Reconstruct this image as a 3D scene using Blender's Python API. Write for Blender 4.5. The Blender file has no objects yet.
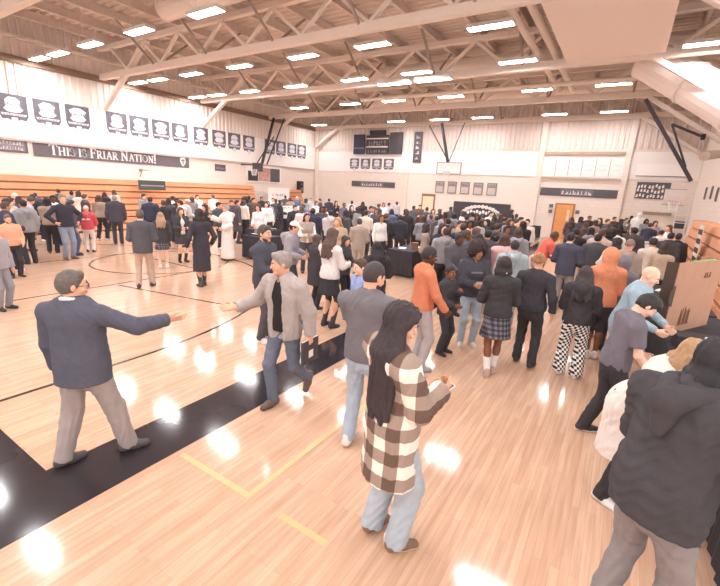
import bpy, math, random
import numpy as np
from mathutils import Matrix, Vector
random.seed(7)
SC = bpy.context.scene
COL = SC.collection
PI = math.pi

FLOOR1, FLOOR2, FLOOR3 = 'dbb99e', 'd0ab91', 'bb9880'
LAMP, WORLD, EXPO = 38.0, 0.9, 1.25

# ------------------------------------------------------------------ materials
def lin(c):
    return c / 12.92 if c <= 0.04045 else ((c + 0.055) / 1.055) ** 2.4

def rgb(h):
    h = h.lstrip('#')
    return tuple(lin(int(h[i:i + 2], 16) / 255) for i in (0, 2, 4)) + (1.0,)

MATS = {}
def nodes(name):
    m = bpy.data.materials.new(name)
    m.use_nodes = True
    nt = m.node_tree
    b = nt.nodes['Principled BSDF']
    return m, nt, b

def mat(hexcol, rough=0.8, metal=0.0, var=0.12, scale=9.0, bump=0.0, spec=0.3, name=None):
    """plain material with a soft procedural noise in its colour (weave / wear)"""
    key = (hexcol, rough, metal, var, scale, bump, spec)
    if key in MATS:
        return MATS[key]
    m, nt, b = nodes(name or 'surface_' + hexcol.strip('#'))
    c = rgb(hexcol)
    tc = nt.nodes.new('ShaderNodeTexCoord')
    no = nt.nodes.new('ShaderNodeTexNoise')
    no.inputs['Scale'].default_value = scale
    no.inputs['Detail'].default_value = 3
    nt.links.new(tc.outputs['Object'], no.inputs['Vector'])
    mx = nt.nodes.new('ShaderNodeMix'); mx.data_type = 'RGBA'
    mx.inputs[6].default_value = tuple(min(1, v * (1 - var)) for v in c[:3]) + (1,)
    mx.inputs[7].default_value = tuple(min(1, v * (1 + var)) for v in c[:3]) + (1,)
    nt.links.new(no.outputs['Fac'], mx.inputs[0])
    nt.links.new(mx.outputs[2], b.inputs['Base Color'])
    b.inputs['Roughness'].default_value = rough
    b.inputs['Metallic'].default_value = metal
    b.inputs['Specular IOR Level'].default_value = spec
    if bump:
        bp = nt.nodes.new('ShaderNodeBump'); bp.inputs['Strength'].default_value = bump
        bp.inputs['Distance'].default_value = 0.01
        n2 = nt.nodes.new('ShaderNodeTexNoise'); n2.inputs['Scale'].default_value = scale * 6
        nt.links.new(tc.outputs['Object'], n2.inputs['Vector'])
        nt.links.new(n2.outputs['Fac'], bp.inputs['Height'])
        nt.links.new(bp.outputs['Normal'], b.inputs['Normal'])
    MATS[key] = m
    return m

def mat_emit(hexcol, strength):
    m, nt, b = nodes('lamp_glow')
    b.inputs['Emission Color'].default_value = rgb(hexcol)
    b.inputs['Emission Strength'].default_value = strength
    b.inputs['Base Color'].default_value = (0.9, 0.9, 0.9, 1)
    return m

def mth(nt, op, a, b=None):
    n = nt.nodes.new('ShaderNodeMath'); n.operation = op
    for i, v in enumerate((a, b)):
        if v is None: continue
        if isinstance(v, (int, float)): n.inputs[i].default_value = v
        else: nt.links.new(v, n.inputs[i])
    return n.outputs[0]

def mat_check(c0, c1, c2, size, zsize=None, rough=0.9, name='plaid_cloth', mode='buffalo', su=0.55):
    """woven checks in object space: u runs round the body, z up"""
    m, nt, b = nodes(name)
    tc = nt.nodes.new('ShaderNodeTexCoord')
    sp = nt.nodes.new('ShaderNodeSeparateXYZ')
    nt.links.new(tc.outputs['Object'], sp.inputs[0])
    u = mth(nt, 'ADD', sp.outputs['X'], mth(nt, 'MULTIPLY', sp.outputs['Y'], su))
    def band(v, s):
        f = mth(nt, 'FRACT', mth(nt, 'DIVIDE', mth(nt, 'ADD', v, 50.0), s))
        return mth(nt, 'GREATER_THAN', f, 0.5)
    A = band(u, size); B = band(sp.outputs['Z'], zsize or size)
    if mode == 'buffalo':
        s = mth(nt, 'MULTIPLY', mth(nt, 'ADD', A, B), 0.5)
    else:
        s = mth(nt, 'ABSOLUTE', mth(nt, 'SUBTRACT', A, B))
    r = nt.nodes.new('ShaderNodeValToRGB'); r.color_ramp.interpolation = 'CONSTANT'
    e = r.color_ramp.elements
    e[0].position = 0; e[0].color = rgb(c0)
    e[1].position = 0.75; e[1].color = rgb(c2)
    x = e.new(0.25); x.color = rgb(c1)
    nt.links.new(s, r.inputs[0])
    nt.links.new(r.outputs[0], b.inputs['Base Color'])
    b.inputs['Roughness'].default_value = rough
    b.inputs['Specular IOR Level'].default_value = 0.2
    return m

def mat_floor():
    m, nt, b = nodes('maple_boards')
    tc = nt.nodes.new('ShaderNodeTexCoord')
    mp = nt.nodes.new('ShaderNodeMapping')
    mp.inputs['Rotation'].default_value = (0, 0, PI / 2)
    nt.links.new(tc.outputs['Object'], mp.inputs['Vector'])
    br = nt.nodes.new('ShaderNodeTexBrick')
    br.offset = 0.37; br.offset_frequency = 2
    br.inputs['Color1'].default_value = rgb(FLOOR1)
    br.inputs['Color2'].default_value = rgb(FLOOR2)
    br.inputs['Mortar'].default_value = rgb(FLOOR3)
    br.inputs['Scale'].default_value = 1.0
    br.inputs['Mortar Size'].default_value = 0.0012
    br.inputs['Brick Width'].default_value = 1.1
    br.inputs['Row Height'].default_value = 0.057
    br.inputs['Bias'].default_value = -0.1
    nt.links.new(mp.outputs[0], br.inputs['Vector'])
    # long grain
    mp2 = nt.nodes.new('ShaderNodeMapping'); mp2.inputs['Scale'].default_value = (14, 0.8, 1)
    nt.links.new(tc.outputs['Object'], mp2.inputs['Vector'])
    no = nt.nodes.new('ShaderNodeTexNoise'); no.inputs['Scale'].default_value = 2.2; no.inputs['Detail'].default_value = 5
    nt.links.new(mp2.outputs[0], no.inputs['Vector'])
    mx = nt.nodes.new('ShaderNodeMix'); mx.data_type = 'RGBA'; mx.blend_type = 'MULTIPLY'
    mx.inputs[0].default_value = 1.0
    r = nt.nodes.new('ShaderNodeValToRGB')
    r.color_ramp.elements[0].position = 0.3; r.color_ramp.elements[0].color = (0.80, 0.76, 0.72, 1)
    r.color_ramp.elements[1].position = 0.7; r.color_ramp.elements[1].color = (1, 1, 1, 1)
    nt.links.new(no.outputs['Fac'], r.inputs[0])
    nt.links.new(br.outputs['Color'], mx.inputs[6]); nt.links.new(r.outputs[0], mx.inputs[7])
    nt.links.new(mx.outputs[2], b.inputs['Base Color'])
    n3 = nt.nodes.new('ShaderNodeTexNoise'); n3.inputs['Scale'].default_value = 3.0
    nt.links.new(tc.outputs['Object'], n3.inputs['Vector'])
    bp = nt.nodes.new('ShaderNodeBump'); bp.inputs['Strength'].default_value = 0.06; bp.inputs['Distance'].default_value = 0.01
    nt.links.new(n3.outputs['Fac'], bp.inputs['Height'])
    nt.links.new(bp.outputs['Normal'], b.inputs['Normal'])
    b.inputs['Roughness'].default_value = 0.10
    b.inputs['Specular IOR Level'].default_value = 0.5
    return m

def mat_block(hexcol, name):
    """painted concrete block: faint joints"""
    m, nt, b = nodes(name)
    tc = nt.nodes.new('ShaderNodeTexCoord')
    br = nt.nodes.new('ShaderNodeTexBrick')
    c = rgb(hexcol)
    br.inputs['Color1'].default_value = c
    br.inputs['Color2'].default_value = tuple(v * 0.97 for v in c[:3]) + (1,)
    br.inputs['Mortar'].default_value = tuple(v * 0.86 for v in c[:3]) + (1,)
    br.inputs['Scale'].default_value = 1.0
    br.inputs['Mortar Size'].default_value = 0.008
    br.inputs['Brick Width'].default_value = 0.4
    br.inputs['Row Height'].default_value = 0.2
    sp = nt.nodes.new('ShaderNodeSeparateXYZ'); cb = nt.nodes.new('ShaderNodeCombineXYZ')
    nt.links.new(tc.outputs['Object'], sp.inputs[0])
    nt.links.new(mth(nt, 'ADD', sp.outputs['X'], sp.outputs['Y']), cb.inputs[0])
    nt.links.new(sp.outputs['Z'], cb.inputs[1])
    nt.links.new(cb.outputs[0], br.inputs['Vector'])
    nt.links.new(br.outputs['Color'], b.inputs['Base Color'])
    b.inputs['Roughness'].default_value = 0.6
    return m

# ------------------------------------------------------------------ objects
def link(o, parent=None):
    COL.objects.link(o)
    if parent is not None: o.parent = parent
    return o

def mesh_obj(name, verts, faces, m, parent=None, smooth=False):
    me = bpy.data.meshes.new(name)
    me.from_pydata([tuple(map(float, v)) for v in verts], [], faces)
    if smooth: me.polygons.foreach_set('use_smooth', [True] * len(me.polygons))
    me.update()
    o = bpy.data.objects.new(name, me)
    if m is not None: me.materials.append(m)
    return link(o, parent)

def tag(o, label, cat, group=None, kind=None):
    if label: o['label'] = label
    if cat: o['category'] = cat
    if group: o['group'] = group
    if kind: o['kind'] = kind
    return o

def empty(name, loc, rz=0.0):
    o = bpy.data.objects.new(name, None); o.location = loc; o.rotation_euler = (0, 0, rz)
    o.empty_display_size = 0.1
    return link(o)

class MB:
    """collects boxes, bars, tubes and prisms into one mesh"""
    def __init__(s): s.v = []; s.f = []
    def add(s, vs, fs):
        n = len(s.v); s.v += [tuple(v) for v in vs]; s.f += [tuple(i + n for i in f) for f in fs]
    def box(s, x0, x1, y0, y1, z0, z1):
        s.add([(x0, y0, z0), (x1, y0, z0), (x1, y1, z0), (x0, y1, z0), (x0, y0, z1), (x1, y0, z1), (x1, y1, z1), (x0, y1, z1)],
              [(3, 2, 1, 0), (4, 5, 6, 7), (0, 1, 5, 4), (1, 2, 6, 5), (2, 3, 7, 6), (3, 0, 4, 7)]); return s
    def bar(s, a, b, w, h=None, up=(0, 0, 1)):
        a, b = Vector(a), Vector(b); h = h or w
        d = (b - a).normalized(); u = Vector(up)
        if abs(d.dot(u)) > .98: u = Vector((1, 0, 0))
        r = d.cross(u).normalized(); u = r.cross(d)
        vs = [p + r * (sx * w / 2) + u * (sz * h / 2) for p in (a, b) for sx, sz in ((-1, -1), (1, -1), (1, 1), (-1, 1))]
        s.add(vs, [(3, 2, 1, 0), (4, 5, 6, 7), (0, 1, 5, 4), (1, 2, 6, 5), (2, 3, 7, 6), (3, 0, 4, 7)]); return s
    def tube(s, pts, r, n=10, cap=True):
        pts = [Vector(p) for p in pts]; rings = []
        rr = r if isinstance(r, (list, tuple)) else [r] * len(pts)
        for i, p in enumerate(pts):
            d = (pts[min(i + 1, len(pts) - 1)] - pts[max(i - 1, 0)]).normalized()
            u = Vector((0, 0, 1)) if abs(d.z) < .95 else Vector((1, 0, 0))
            x = d.cross(u).normalized(); y = x.cross(d)
            rings.append([p + (x * math.cos(2 * PI * k / n) + y * math.sin(2 * PI * k / n)) * rr[i] for k in range(n)])
        vs = [v for q in rings for v in q]; fs = []
        for i in range(len(rings) - 1):
            for k in range(n):
                a = i * n + k; b = i * n + (k + 1) % n
                fs.append((a, b, b + n, a + n))
        if cap: fs += [tuple(range(n))[::-1], tuple(range(len(vs) - n, len(vs)))]
        s.add(vs, fs); return s
    def prism(s, poly, to3, depth):
        """poly in 2D, to3(u, v, d) places it; extruded from d=0 to depth"""
        n = len(poly)
        vs = [to3(u, v, 0) for u, v in poly] + [to3(u, v, depth) for u, v in poly]
        fs = [tuple(range(n))[::-1], tuple(range(n, 2 * n))] + [(i, (i + 1) % n, n + (i + 1) % n, n + i) for i in range(n)]
        s.add(vs, fs); return s
    def build(s, name, m, parent=None, smooth=False):
        return mesh_obj(name, s.v, s.f, m, parent, smooth)

# ------------------------------------------------------------------ distance-field modelling (bodies and clothes)
def V(*a): return np.array(a, dtype=np.float64)

def unit(a): return a / (np.linalg.norm(a) + 1e-9)

class Field:
    def __init__(s): s.p = []; s.clips = []; s.noise = None
    def cap(s, a, b, ra, rb=None, k=.02, R=None, sq=1.0, cuts=(), op=1):
        s.p.append(('c', V(*a), V(*b), ra, ra if rb is None else rb, k, R, sq, cuts, op)); return s
    def ell(s, c, r, R=None, k=.02, cuts=(), op=1):
        s.p.append(('e', V(*c), V(*r), 0, 0, k, R, 1.0, cuts, op)); return s
    def ev(s, P):
        d = None
        for t, a, b, ra, rb, k, R, sq, cuts, op in s.p:
            if t == 'c':
                p = P - a; e = b - a
                if R is not None:
                    p = p @ R; e = e @ R
                if sq != 1.0:
                    p = p * np.array([1, 1 / sq, 1]); e = e * np.array([1, 1 / sq, 1])
                l2 = e @ e + 1e-12
                h = np.clip(p @ e / l2, 0, 1)
                q = p - h[:, None] * e
                di = np.sqrt((q * q).sum(1)) - (ra + (rb - ra) * h)
                if sq != 1.0: di = di * min(1.0, sq)
            else:
                p = P - a
                if R is not None: p = p @ R
                q = p / b
                k0 = np.sqrt((q * q).sum(1)); w = q / b
                k1 = np.sqrt((w * w).sum(1)) + 1e-9
                di = k0 * (k0 - 1) / k1
            for o, n in cuts: di = np.maximum(di, (P - o) @ n)
            if d is None: d = di
            elif op > 0:
                hh = np.maximum(k - np.abs(d - di), 0) / k
                d = np.minimum(d, di) - hh * hh * k * .25
            else:
                di = -di
                hh = np.maximum(k - np.abs(d - di), 0) / k
                d = np.maximum(d, di) + hh * hh * k * .25
        if s.noise is not None: d = d + s.noise(P)
        for o, n in s.clips: d = np.maximum(d, (P - o) @ n)
        return d
    def bounds(s):
        lo = V(9, 9, 9); hi = -lo
        for t, a, b, ra, rb, k, R, sq, cuts, op in s.p:
            if op < 0: continue
            if t == 'c':
                r = max(ra, rb); lo = np.minimum(lo, np.minimum(a, b) - r); hi = np.maximum(hi, np.maximum(a, b) + r)
            else:
                r = b.max(); lo = np.minimum(lo, a - r); hi = np.maximum(hi, a + r)
        return lo - .02, hi + .02
    def mesh(s, h, name='piece'):
        lo, hi = s.bounds()
        B = 4
        nb = np.ceil((hi - lo) / (h * B)).astype(int) + 1
        n = nb * B
        ax = [lo[i] + (np.arange(nb[i]) * B + (B - 1) / 2) * h for i in range(3)]
        C = np.stack(np.meshgrid(*ax, indexing='ij'), -1).reshape(-1, 3)
        dc = s.ev(C).reshape(nb)
        act = np.abs(dc) < (B * .5 * 1.733 + 1.0) * h * 1.25
        D = np.repeat(np.repeat(np.repeat(dc, B, 0), B, 1), B, 2).astype(np.float64)
        bi = np.argwhere(act)
        off = np.stack(np.meshgrid(*[np.arange(B)] * 3, indexing='ij'), -1).reshape(-1, 3)
        idx = (bi[:, None, :] * B + off[None]).reshape(-1, 3)
        D[idx[:, 0], idx[:, 1], idx[:, 2]] = s.ev(lo + idx * h)
        D[[0, -1]] = 1; D[:, [0, -1]] = 1; D[:, :, [0, -1]] = 1
        I = D < 0
        # surface nets
        cnt = np.zeros(np.array(I.shape) - 1, dtype=np.int8)
        for c in off[(off < 2).all(1)]:
            cnt += I[c[0]:I.shape[0] - 1 + c[0], c[1]:I.shape[1] - 1 + c[1], c[2]:I.shape[2] - 1 + c[2]]
        cell = np.argwhere((cnt > 0) & (cnt < 8))
        if not len(cell): return None
        cid = -np.ones(cnt.shape, dtype=np.int64); cid[tuple(cell.T)] = np.arange(len(cell))
        acc = np.zeros((len(cell), 3)); num = np.zeros(len(cell))
        cor = [c for c in off if (c < 2).all()]
        for c in cor:
            for axn in range(3):
                if c[axn] == 0:
                    e = c.copy(); e[axn] = 1
                    A = cell + c; Bq = cell + e
                    da = D[tuple(A.T)]; db = D[tuple(Bq.T)]
                    m = (da < 0) != (db < 0)
                    t = da / (da - db + 1e-12 * (da == db))
                    q = c + np.outer(np.where(m, t, 0), (e - c))
                    acc += np.where(m[:, None], q, 0); num += m
        P = lo + (cell + acc / num[:, None]) * h
        F = []
        for axn in range(3):
            u, v = (axn + 1) % 3, (axn + 2) % 3
            sl0 = [slice(None)] * 3; sl1 = [slice(None)] * 3
            sl0[axn] = slice(0, -1); sl1[axn] = slice(1, None)
            a, b = I[tuple(sl0)], I[tuple(sl1)]
            for flag in (True, False):
                e = np.argwhere((a != b) & (a == flag))
                e = e[(e[:, u] > 0) & (e[:, v] > 0)]
                if not len(e): continue
                du = np.zeros(3, int); du[u] = 1; dv = np.zeros(3, int); dv[v] = 1
                q = [cid[tuple(x.T)] for x in (e - du - dv, e - dv, e, e - du)]
                F.append(np.stack(q if flag else q[::-1], 1))
        F = np.concatenate(F); F = F[(F >= 0).all(1)]
        me = bpy.data.meshes.new(name)
        me.vertices.add(len(P)); me.vertices.foreach_set('co', P.astype(np.float32).ravel())
        me.loops.add(F.size); me.loops.foreach_set('vertex_index', F.astype(np.int32).ravel())
        me.polygons.add(len(F)); me.polygons.foreach_set('loop_start', np.arange(0, F.size, 4, dtype=np.int32))
        me.polygons.foreach_set('loop_total', np.full(len(F), 4, dtype=np.int32))
        me.polygons.foreach_set('use_smooth', np.ones(len(F), dtype=bool))
        me.update(calc_edges=True); me.validate()
        return me

def rx(a): c, s = math.cos(a), math.sin(a); return np.array([[1, 0, 0], [0, c, -s], [0, s, c]])
def ry(a): c, s = math.cos(a), math.sin(a); return np.array([[c, 0, s], [0, 1, 0], [-s, 0, c]])
def rz(a): c, s = math.cos(a), math.sin(a); return np.array([[c, -s, 0], [s, c, 0], [0, 0, 1]])

def folds(amp, freq, seed):
    rs = np.random.RandomState(seed)
    ws = [unit(rs.randn(3) * np.array([1, 1, .55])) for _ in range(4)]
    def f(P):
        a = np.sin(P @ ws[0] * freq + 2.1 * np.sin(P @ ws[1] * freq * .45))
        b = np.sin(P @ ws[2] * freq * 1.7 + 2.6 * np.sin(P @ ws[3] * freq * .6) + 1.3)
        return amp * (a * .65 + b * .5)
    return f

# ------------------------------------------------------------------ the figure
# local frame of a figure: stands at the origin, +Y is where the chest faces, +X its right hand, Z up, 1.76 tall
class Fig:
    def __init__(s, pose, w=1.0, fem=False, child=False):
        g = pose.get
        s.w = w; s.fem = fem; s.child = child
        drop = g('drop', 0.0)
        s.P = V(0, g('py', 0.0), .93 - drop)
        s.T = rz(math.radians(g('twist', 0))) @ ry(math.radians(g('tilt', 0))) @ rx(-math.radians(g('lean', 0)))
        s.U = lambda x, y, z: s.P + s.T @ V(x, y, z - .93)
        bend = rx(-math.radians(g('neck', 0)))
        s.N = s.U(0, -.015, 1.455)
        s.Rh = s.T @ rz(math.radians(g('hy', 0))) @ rx(-math.radians(g('hp', 0))) @ ry(math.radians(g('hr', 0)))
        s.H = s.N + (s.T @ V(0, .012, .06)) + s.Rh @ V(0, .012, .115)
        s.hs = 1.12 if child else 1.0
        s.arms = {}
        sw = (.178 if fem else .195) * (1 + (w - 1) * .6)
        for side, key in ((1, 'R'), (-1, 'L')):
            S = s.U(side * sw, -.01, 1.395)
            t = g(key)
            if t is None: W = s.U(side * (.245 + .1 * (w - 1)), .05, .865); tw = W
            else: W = V(*t)
            hint = V(*g(key + 'e', (side * .45, -.55, -.75)))
            E, W = s.ik(S, W, .29, .255, hint)
            s.arms[side] = (S, E, W, g(key + 'h', 'relax'), g(key + 'd'), g(key + 'n'))
        s.legs = {}
        for side, key in ((1, 'RF'), (-1, 'LF')):
            t = tuple(g(key, (side * .10, 0, 0, 0, side * -10)))
            t = t + (0, 0, 0, side * -10)[len(t) - 1:] if len(t) < 5 else t
            A = V(t[0], t[1], .085 + t[2])
            Hj = s.P + rz(math.radians(g('twist', 0)) * .5) @ V(side * .088, 0, -.03)
            K, A = s.ik(Hj, A, .425, .415, V(side * .12, 1, 0))
            s.legs[side] = (Hj, K, A, rz(math.radians(t[4])) @ rx(math.radians(-t[3])))
    @staticmethod
    def ik(a, b, l1, l2, hint):
        d = b - a; L = np.linalg.norm(d); u = d / (L + 1e-9)
        L2 = min(L, (l1 + l2) * .998)
        b = a + u * L2
        x = (l1 * l1 - l2 * l2 + L2 * L2) / (2 * L2); y = math.sqrt(max(l1 * l1 - x * x, 0))
        p = hint - u * (hint @ u)
        return a + u * x + unit(p) * y, b

    def torso(s, F, e, hem, flare=0.0, k=.05):
        w = s.w; f = s.fem; T = s.T
        F.cap(s.U(0, 0, 1.335), s.U(0, 0.005, 1.12), (.150 if f else .165) * w + e, (.118 if f else .142) * w + e, k, T, .70)
        F.cap(s.U(0, .004, 1.13), s.U(0, 0, .96), (.120 if f else .142) * w + e, (.158 if f else .150) * w + e, k, T, .74)
        if hem < .93:
            F.cap(s.U(0, 0, .97), V(*(s.U(0, 0, .97)[:2]), hem - .05 + s.P[2] - .93), .155 * w + e, .155 * w + e + flare, k, rz(math.atan2(T[1, 0], T[0, 0])), .80)
        for sd in (1, -1):
            S = s.arms[sd][0]
            F.cap(s.U(sd * .04, -.012, 1.42), S, .056 + e * .6, .060 + e * .6, .04)
            F.ell(s.U(sd * .075, .055, 1.27), (.075 + e, .06 + e, .075 + e) if f else (.08 + e, .045 + e, .07 + e), T, .05)
        F.cap(s.U(0, -.035, 1.40), s.N + s.T @ V(0, -.005, .01), .075 + e * .5, .056 + e * .4, .05)

    def sleeve(s, F, sd, e, frac=1.0, k=.03, ru=.050, rw=.034):
        S, E, W = s.arms[sd][:3]
        if frac < .55:
            o = S + (E - S) * frac * 2
            F.cap(S, E, ru + e * .9, ru - .004 + e, k, cuts=[(o, unit(E - S))])
        else:
            F.cap(S, E, ru + e * .8, ru - .008 + e * .85, k)
            o = E + (W - E) * (1.0 if frac >= 1 else (frac - .5) * 2)
            F.cap(E, W, ru - .008 + e * .85, rw + e * .7, k, cuts=[(o - unit(W - E) * .0, unit(W - E))])

    def headprims(s, F):
        c, R, q = s.H, s.Rh, s.hs
        A = lambda x, y, z: c + R @ V(x, y, z) * q
        F.cap(s.N + s.T @ V(0, 0, -.03), A(0, -.02, -.06), .054, .052, .03)
        F.ell(A(0, -.014, .022), V(.075, .094, .092) * q, R, .03)
        F.ell(A(0, .026, -.045), V(.057, .062, .072) * q, R, .03)
        F.cap(A(-.012, .070, -.094), A(.012, .070, -.094), .020 * q, None, .02)
        F.cap(A(-.032, .080, .017), A(.032, .080, .017), .011 * q, None, .012)
        for sd in (1, -1):
            F.ell(A(sd * .031, .096, -.003), V(.017, .014, .011) * q, R, .01, op=-1)
            F.ell(A(sd * .042, .058, -.035), V(.022, .025, .022) * q, R, .02)
        F.cap(A(0, .088, .004), A(0, .107, -.033), .009 * q, .0125 * q, .012)
        F.cap(A(-.015, .083, -.062), A(.015, .083, -.062), .009 * q, None, .006)
        for sd in (1, -1):
            F.ell(A(sd * .077, -.006, -.010), V(.011, .020, .031) * q, R, .008)
        return A

    def hand(s, F, sd, h, simple):
        S, E, W, style, hd, hn = s.arms[sd]
        f = unit(V(*hd)) if hd is not None else unit(W - E)
        n = V(*hn) if hn is not None else V(-sd, 0.15, 0)
        n = n - f * (n @ f)
        if np.linalg.norm(n) < .1: n = V(0, 0, -1) - f * (-f[2])
        n = unit(n); t = np.cross(f, n) * sd
        q = .94 if s.fem else 1.02
        if s.child: q *= .95
        B = W + f * .005
        F.cap(W - f * .03, B + f * .03, .027, .026, .02)
        F.cap(B + f * .03 + t * .018, B + f * .075 * q + t * .026, .017 * q, .015 * q, .012)
        F.cap(B + f * .03 - t * .018, B + f * .070 * q - t * .024, .017 * q, .014 * q, .012)
        c1, c2 = {'relax': (.35, .5), 'open': (.05, .1), 'grip': (.9, 1.0), 'fist': (1.3, 1.5)}[style]
        sp = {'open': .16}.get(style, .05)
        if simple:
            F.cap(B + f * .07, B + f * .12 + n * .05 * c1, .024, .014, .01)
        else:
            for i, (o, L) in enumerate(((.030, .074), (.010, .082), (-.010, .076), (-.029, .060))):
                L *= q; r = max(.0092 * q, h * 1.05)
                d0 = unit(f + t * (1.5 - i) * sp)
                d1 = d0 * math.cos(c1) + n * math.sin(c1)
                d2 = d0 * math.cos(c1 + c2) + n * math.sin(c1 + c2)
                a = B + f * .072 * q + t * o
                b = a + d1 * L * .55; c = b + d2 * L * .5
                F.cap(a - f * .02, a, r * 1.1, r * 1.05, .006); F.cap(a, b, r, r * .95, .003); F.cap(b, c, r * .95, r * .8, .003)
        a = B + f * .025 + t * .026
        d = unit(f * .65 + t * (.75 if style == 'open' else .5) + n * (.15 if style == 'open' else .5))
        b = a + d * .045; d = unit(f * .85 + t * .25 + n * (.2 if style == 'open' else .6))
        r = max(.0105 * q, h * 1.1)
        F.cap(a, b, r * 1.25, r, .01); F.cap(b, b + d * .035, r, r * .82, .004)

    def body(s, h, simple=False, legs=1.0, arms=1.0):
        F = Field()
        s.torso(F, -.014, .95)
        F.ell(s.P + V(0, -.012, .0), (.155 * s.w, .115 * s.w, .10), rz(math.atan2(s.T[1, 0], s.T[0, 0])), .05)
        s.headprims(F)
        for sd in (1, -1):
            S, E, W = s.arms[sd][:3]
            F.cap(S, E, .047 * arms, .038 * arms, .025); F.cap(E, E + (W - E) * .35, .039 * arms, .038 * arms, .02); F.cap(E + (W - E) * .3, W, .038 * arms, .025, .02)
            s.hand(F, sd, h, simple)
            Hj, K, A, Rf = s.legs[sd]
            F.cap(Hj, K, .080 * (.6 + .4 * s.w) * legs, .052 * legs, .03)
            m = K + (A - K) * .3 + Rf @ V(0, -.012, 0)
            F.cap(K, m, .050 * legs, .053 * legs, .025); F.cap(m, A, .052 * legs, .034, .025)
            F.cap(A + Rf @ V(0, -.03, -.04), A + Rf @ V(0, .12, -.055), .033, .026, .02)
        return F

    def hoodprims(s, F, e):
        yb = -.105 * s.w - e
        a = s.U(-.092, yb * .30, 1.490); b = s.U(.092, yb * .30, 1.490); c = s.U(0, yb - .030, 1.425)
        F.cap(a, c, .046, .070, .015); F.cap(b, c, .046, .070, .015); F.cap(c, s.U(0, yb - .016, 1.27), .066, .034, .015)
        F.cap(a, s.U(-.050, .066, 1.43), .042, .028, .015); F.cap(b, s.U(.050, .066, 1.43), .042, .028, .015)
        return F

    def shirt(s, e, hem, sleeve, flare=0.0, hood=0, vneck=False, collar=0, open_front=0, seed=1, fold=0.0, ru=.050, rw=.034, sleeves=True):
        F = Field()
        s.torso(F, e, hem, flare)
        if sleeves:
            for sd in (1, -1): s.sleeve(F, sd, e, sleeve, ru=ru, rw=rw)
        if hood == 1: s.hoodprims(F, e)
        if collar:
            for k in range(10):
                q0, q1 = 2 * PI * k / 10, 2 * PI * (k + 1) / 10
                F.cap(s.N + s.T @ V(.062 * math.cos(q0), .062 * math.sin(q0) + .004, .012 - .02 * math.sin(q0)),
                      s.N + s.T @ V(.062 * math.cos(q1), .062 * math.sin(q1) + .004, .012 - .02 * math.sin(q1)), .014 * collar, None, .01)
        # neckline
        F.cap(s.N + s.T @ V(0, .03, .06), s.N + s.T @ V(0, .075, -.01 - (.06 if vneck else 0)), .055, .03, .01, op=-1)
        if open_front:
            F.cap(s.U(0, .195, 1.46), s.U(0, .21, hem - .1), .082 * open_front, .088 * open_front, .01, op=-1)
            F.cap(s.U(0, .16, 1.48), s.U(0, .19, 1.18), .07 * open_front, .03, .01, op=-1)
        if fold: F.noise = folds(fold, 62, seed)
        if hem >= .80: F.clips.append((s.U(0, 0, hem), s.T @ V(0, 0, -1)))
        else: F.clips.append((V(0, 0, hem + s.P[2] - .93), V(0, 0, -1)))
        return F

    def pants(s, loose=.012, fold=0.0, seed=3, length=1.0, top=1.04, ankle=None):
        F = Field(); w = s.w; Z = rz(math.atan2(s.T[1, 0], s.T[0, 0]))
        F.cap(s.P + V(0, -.006, .09), s.P + V(0, -.012, -.03), .142 * w + loose * .5, .150 * w + loose * .5, .03, Z, .76)
        for sd in (1, -1):
            Hj, K, A, Rf = s.legs[sd]
            ra = (.048 + loose * 1.1) if ankle is None else ankle
            F.cap(Hj, K, .085 * (.55 + .45 * w) + loose * .7, .058 + loose, .03)
            end = K + (A - K) * (1.08 if length >= 1 else length)
            F.cap(K, A + (A - K) * .12, .058 + loose, ra, .02, cuts=[(end, unit(A - K))])
        if fold: F.noise = folds(fold, 55, seed)
        F.clips.append((s.U(0, 0, top), s.T @ V(0, 0, 1)))
        F.clips.append((V(0, 0, .025), V(0, 0, -1)))
        return F

    def skirt(s, hem, flare=.08, top=1.05, pleat=0.0):
        F = Field(); w = s.w
        Z = rz(math.atan2(s.T[1, 0], s.T[0, 0]))
        F.cap(s.P + V(0, -.004, .10), s.P + V(0, -.004, -.02), .125 * w, .162 * w, .03, Z, .76)
        F.cap(s.P + V(0, -.004, -.02), V(0, s.P[1] + (s.legs[1][2][1] + s.legs[-1][2][1]) * .25, hem - .05), .165 * w, .165 * w + flare, .03, Z, .80)
        if pleat:
            def f(P): return pleat * np.sin(np.arctan2(P[:, 1], P[:, 0]) * 22)
            F.noise = f
        F.clips.append((V(0, 0, hem), V(0, 0, -1)))
        return F

    def shoe(s, sd, sole=False, big=1.0):
        Hj, K, A, R = s.legs[sd]
        F = Field(); q = big * (1.0 if not s.fem else .92)
        A2 = lambda x, y, z: A + R @ V(x, y, z)
        e = .004 if sole else 0
        F.cap(A2(0, -.045 * q, -.045), A2(0, .06 * q, -.047), .038 * q + e, .042 * q + e, .03)
        F.cap(A2(0, .06 * q, -.050), A2(sd * .004, .145 * q, -.058), .042 * q + e, .036 * q + e, .03)
        if not sole: F.cap(A2(0, -.03, -.03), A2(0, -.022, .012), .040, .042, .03)
        F.clips.append((A2(0, 0, -.085), R @ V(0, 0, -1)))
        if sole: F.clips.append((A2(0, 0, -.060), R @ V(0, 0, 1)))
        return F

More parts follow.
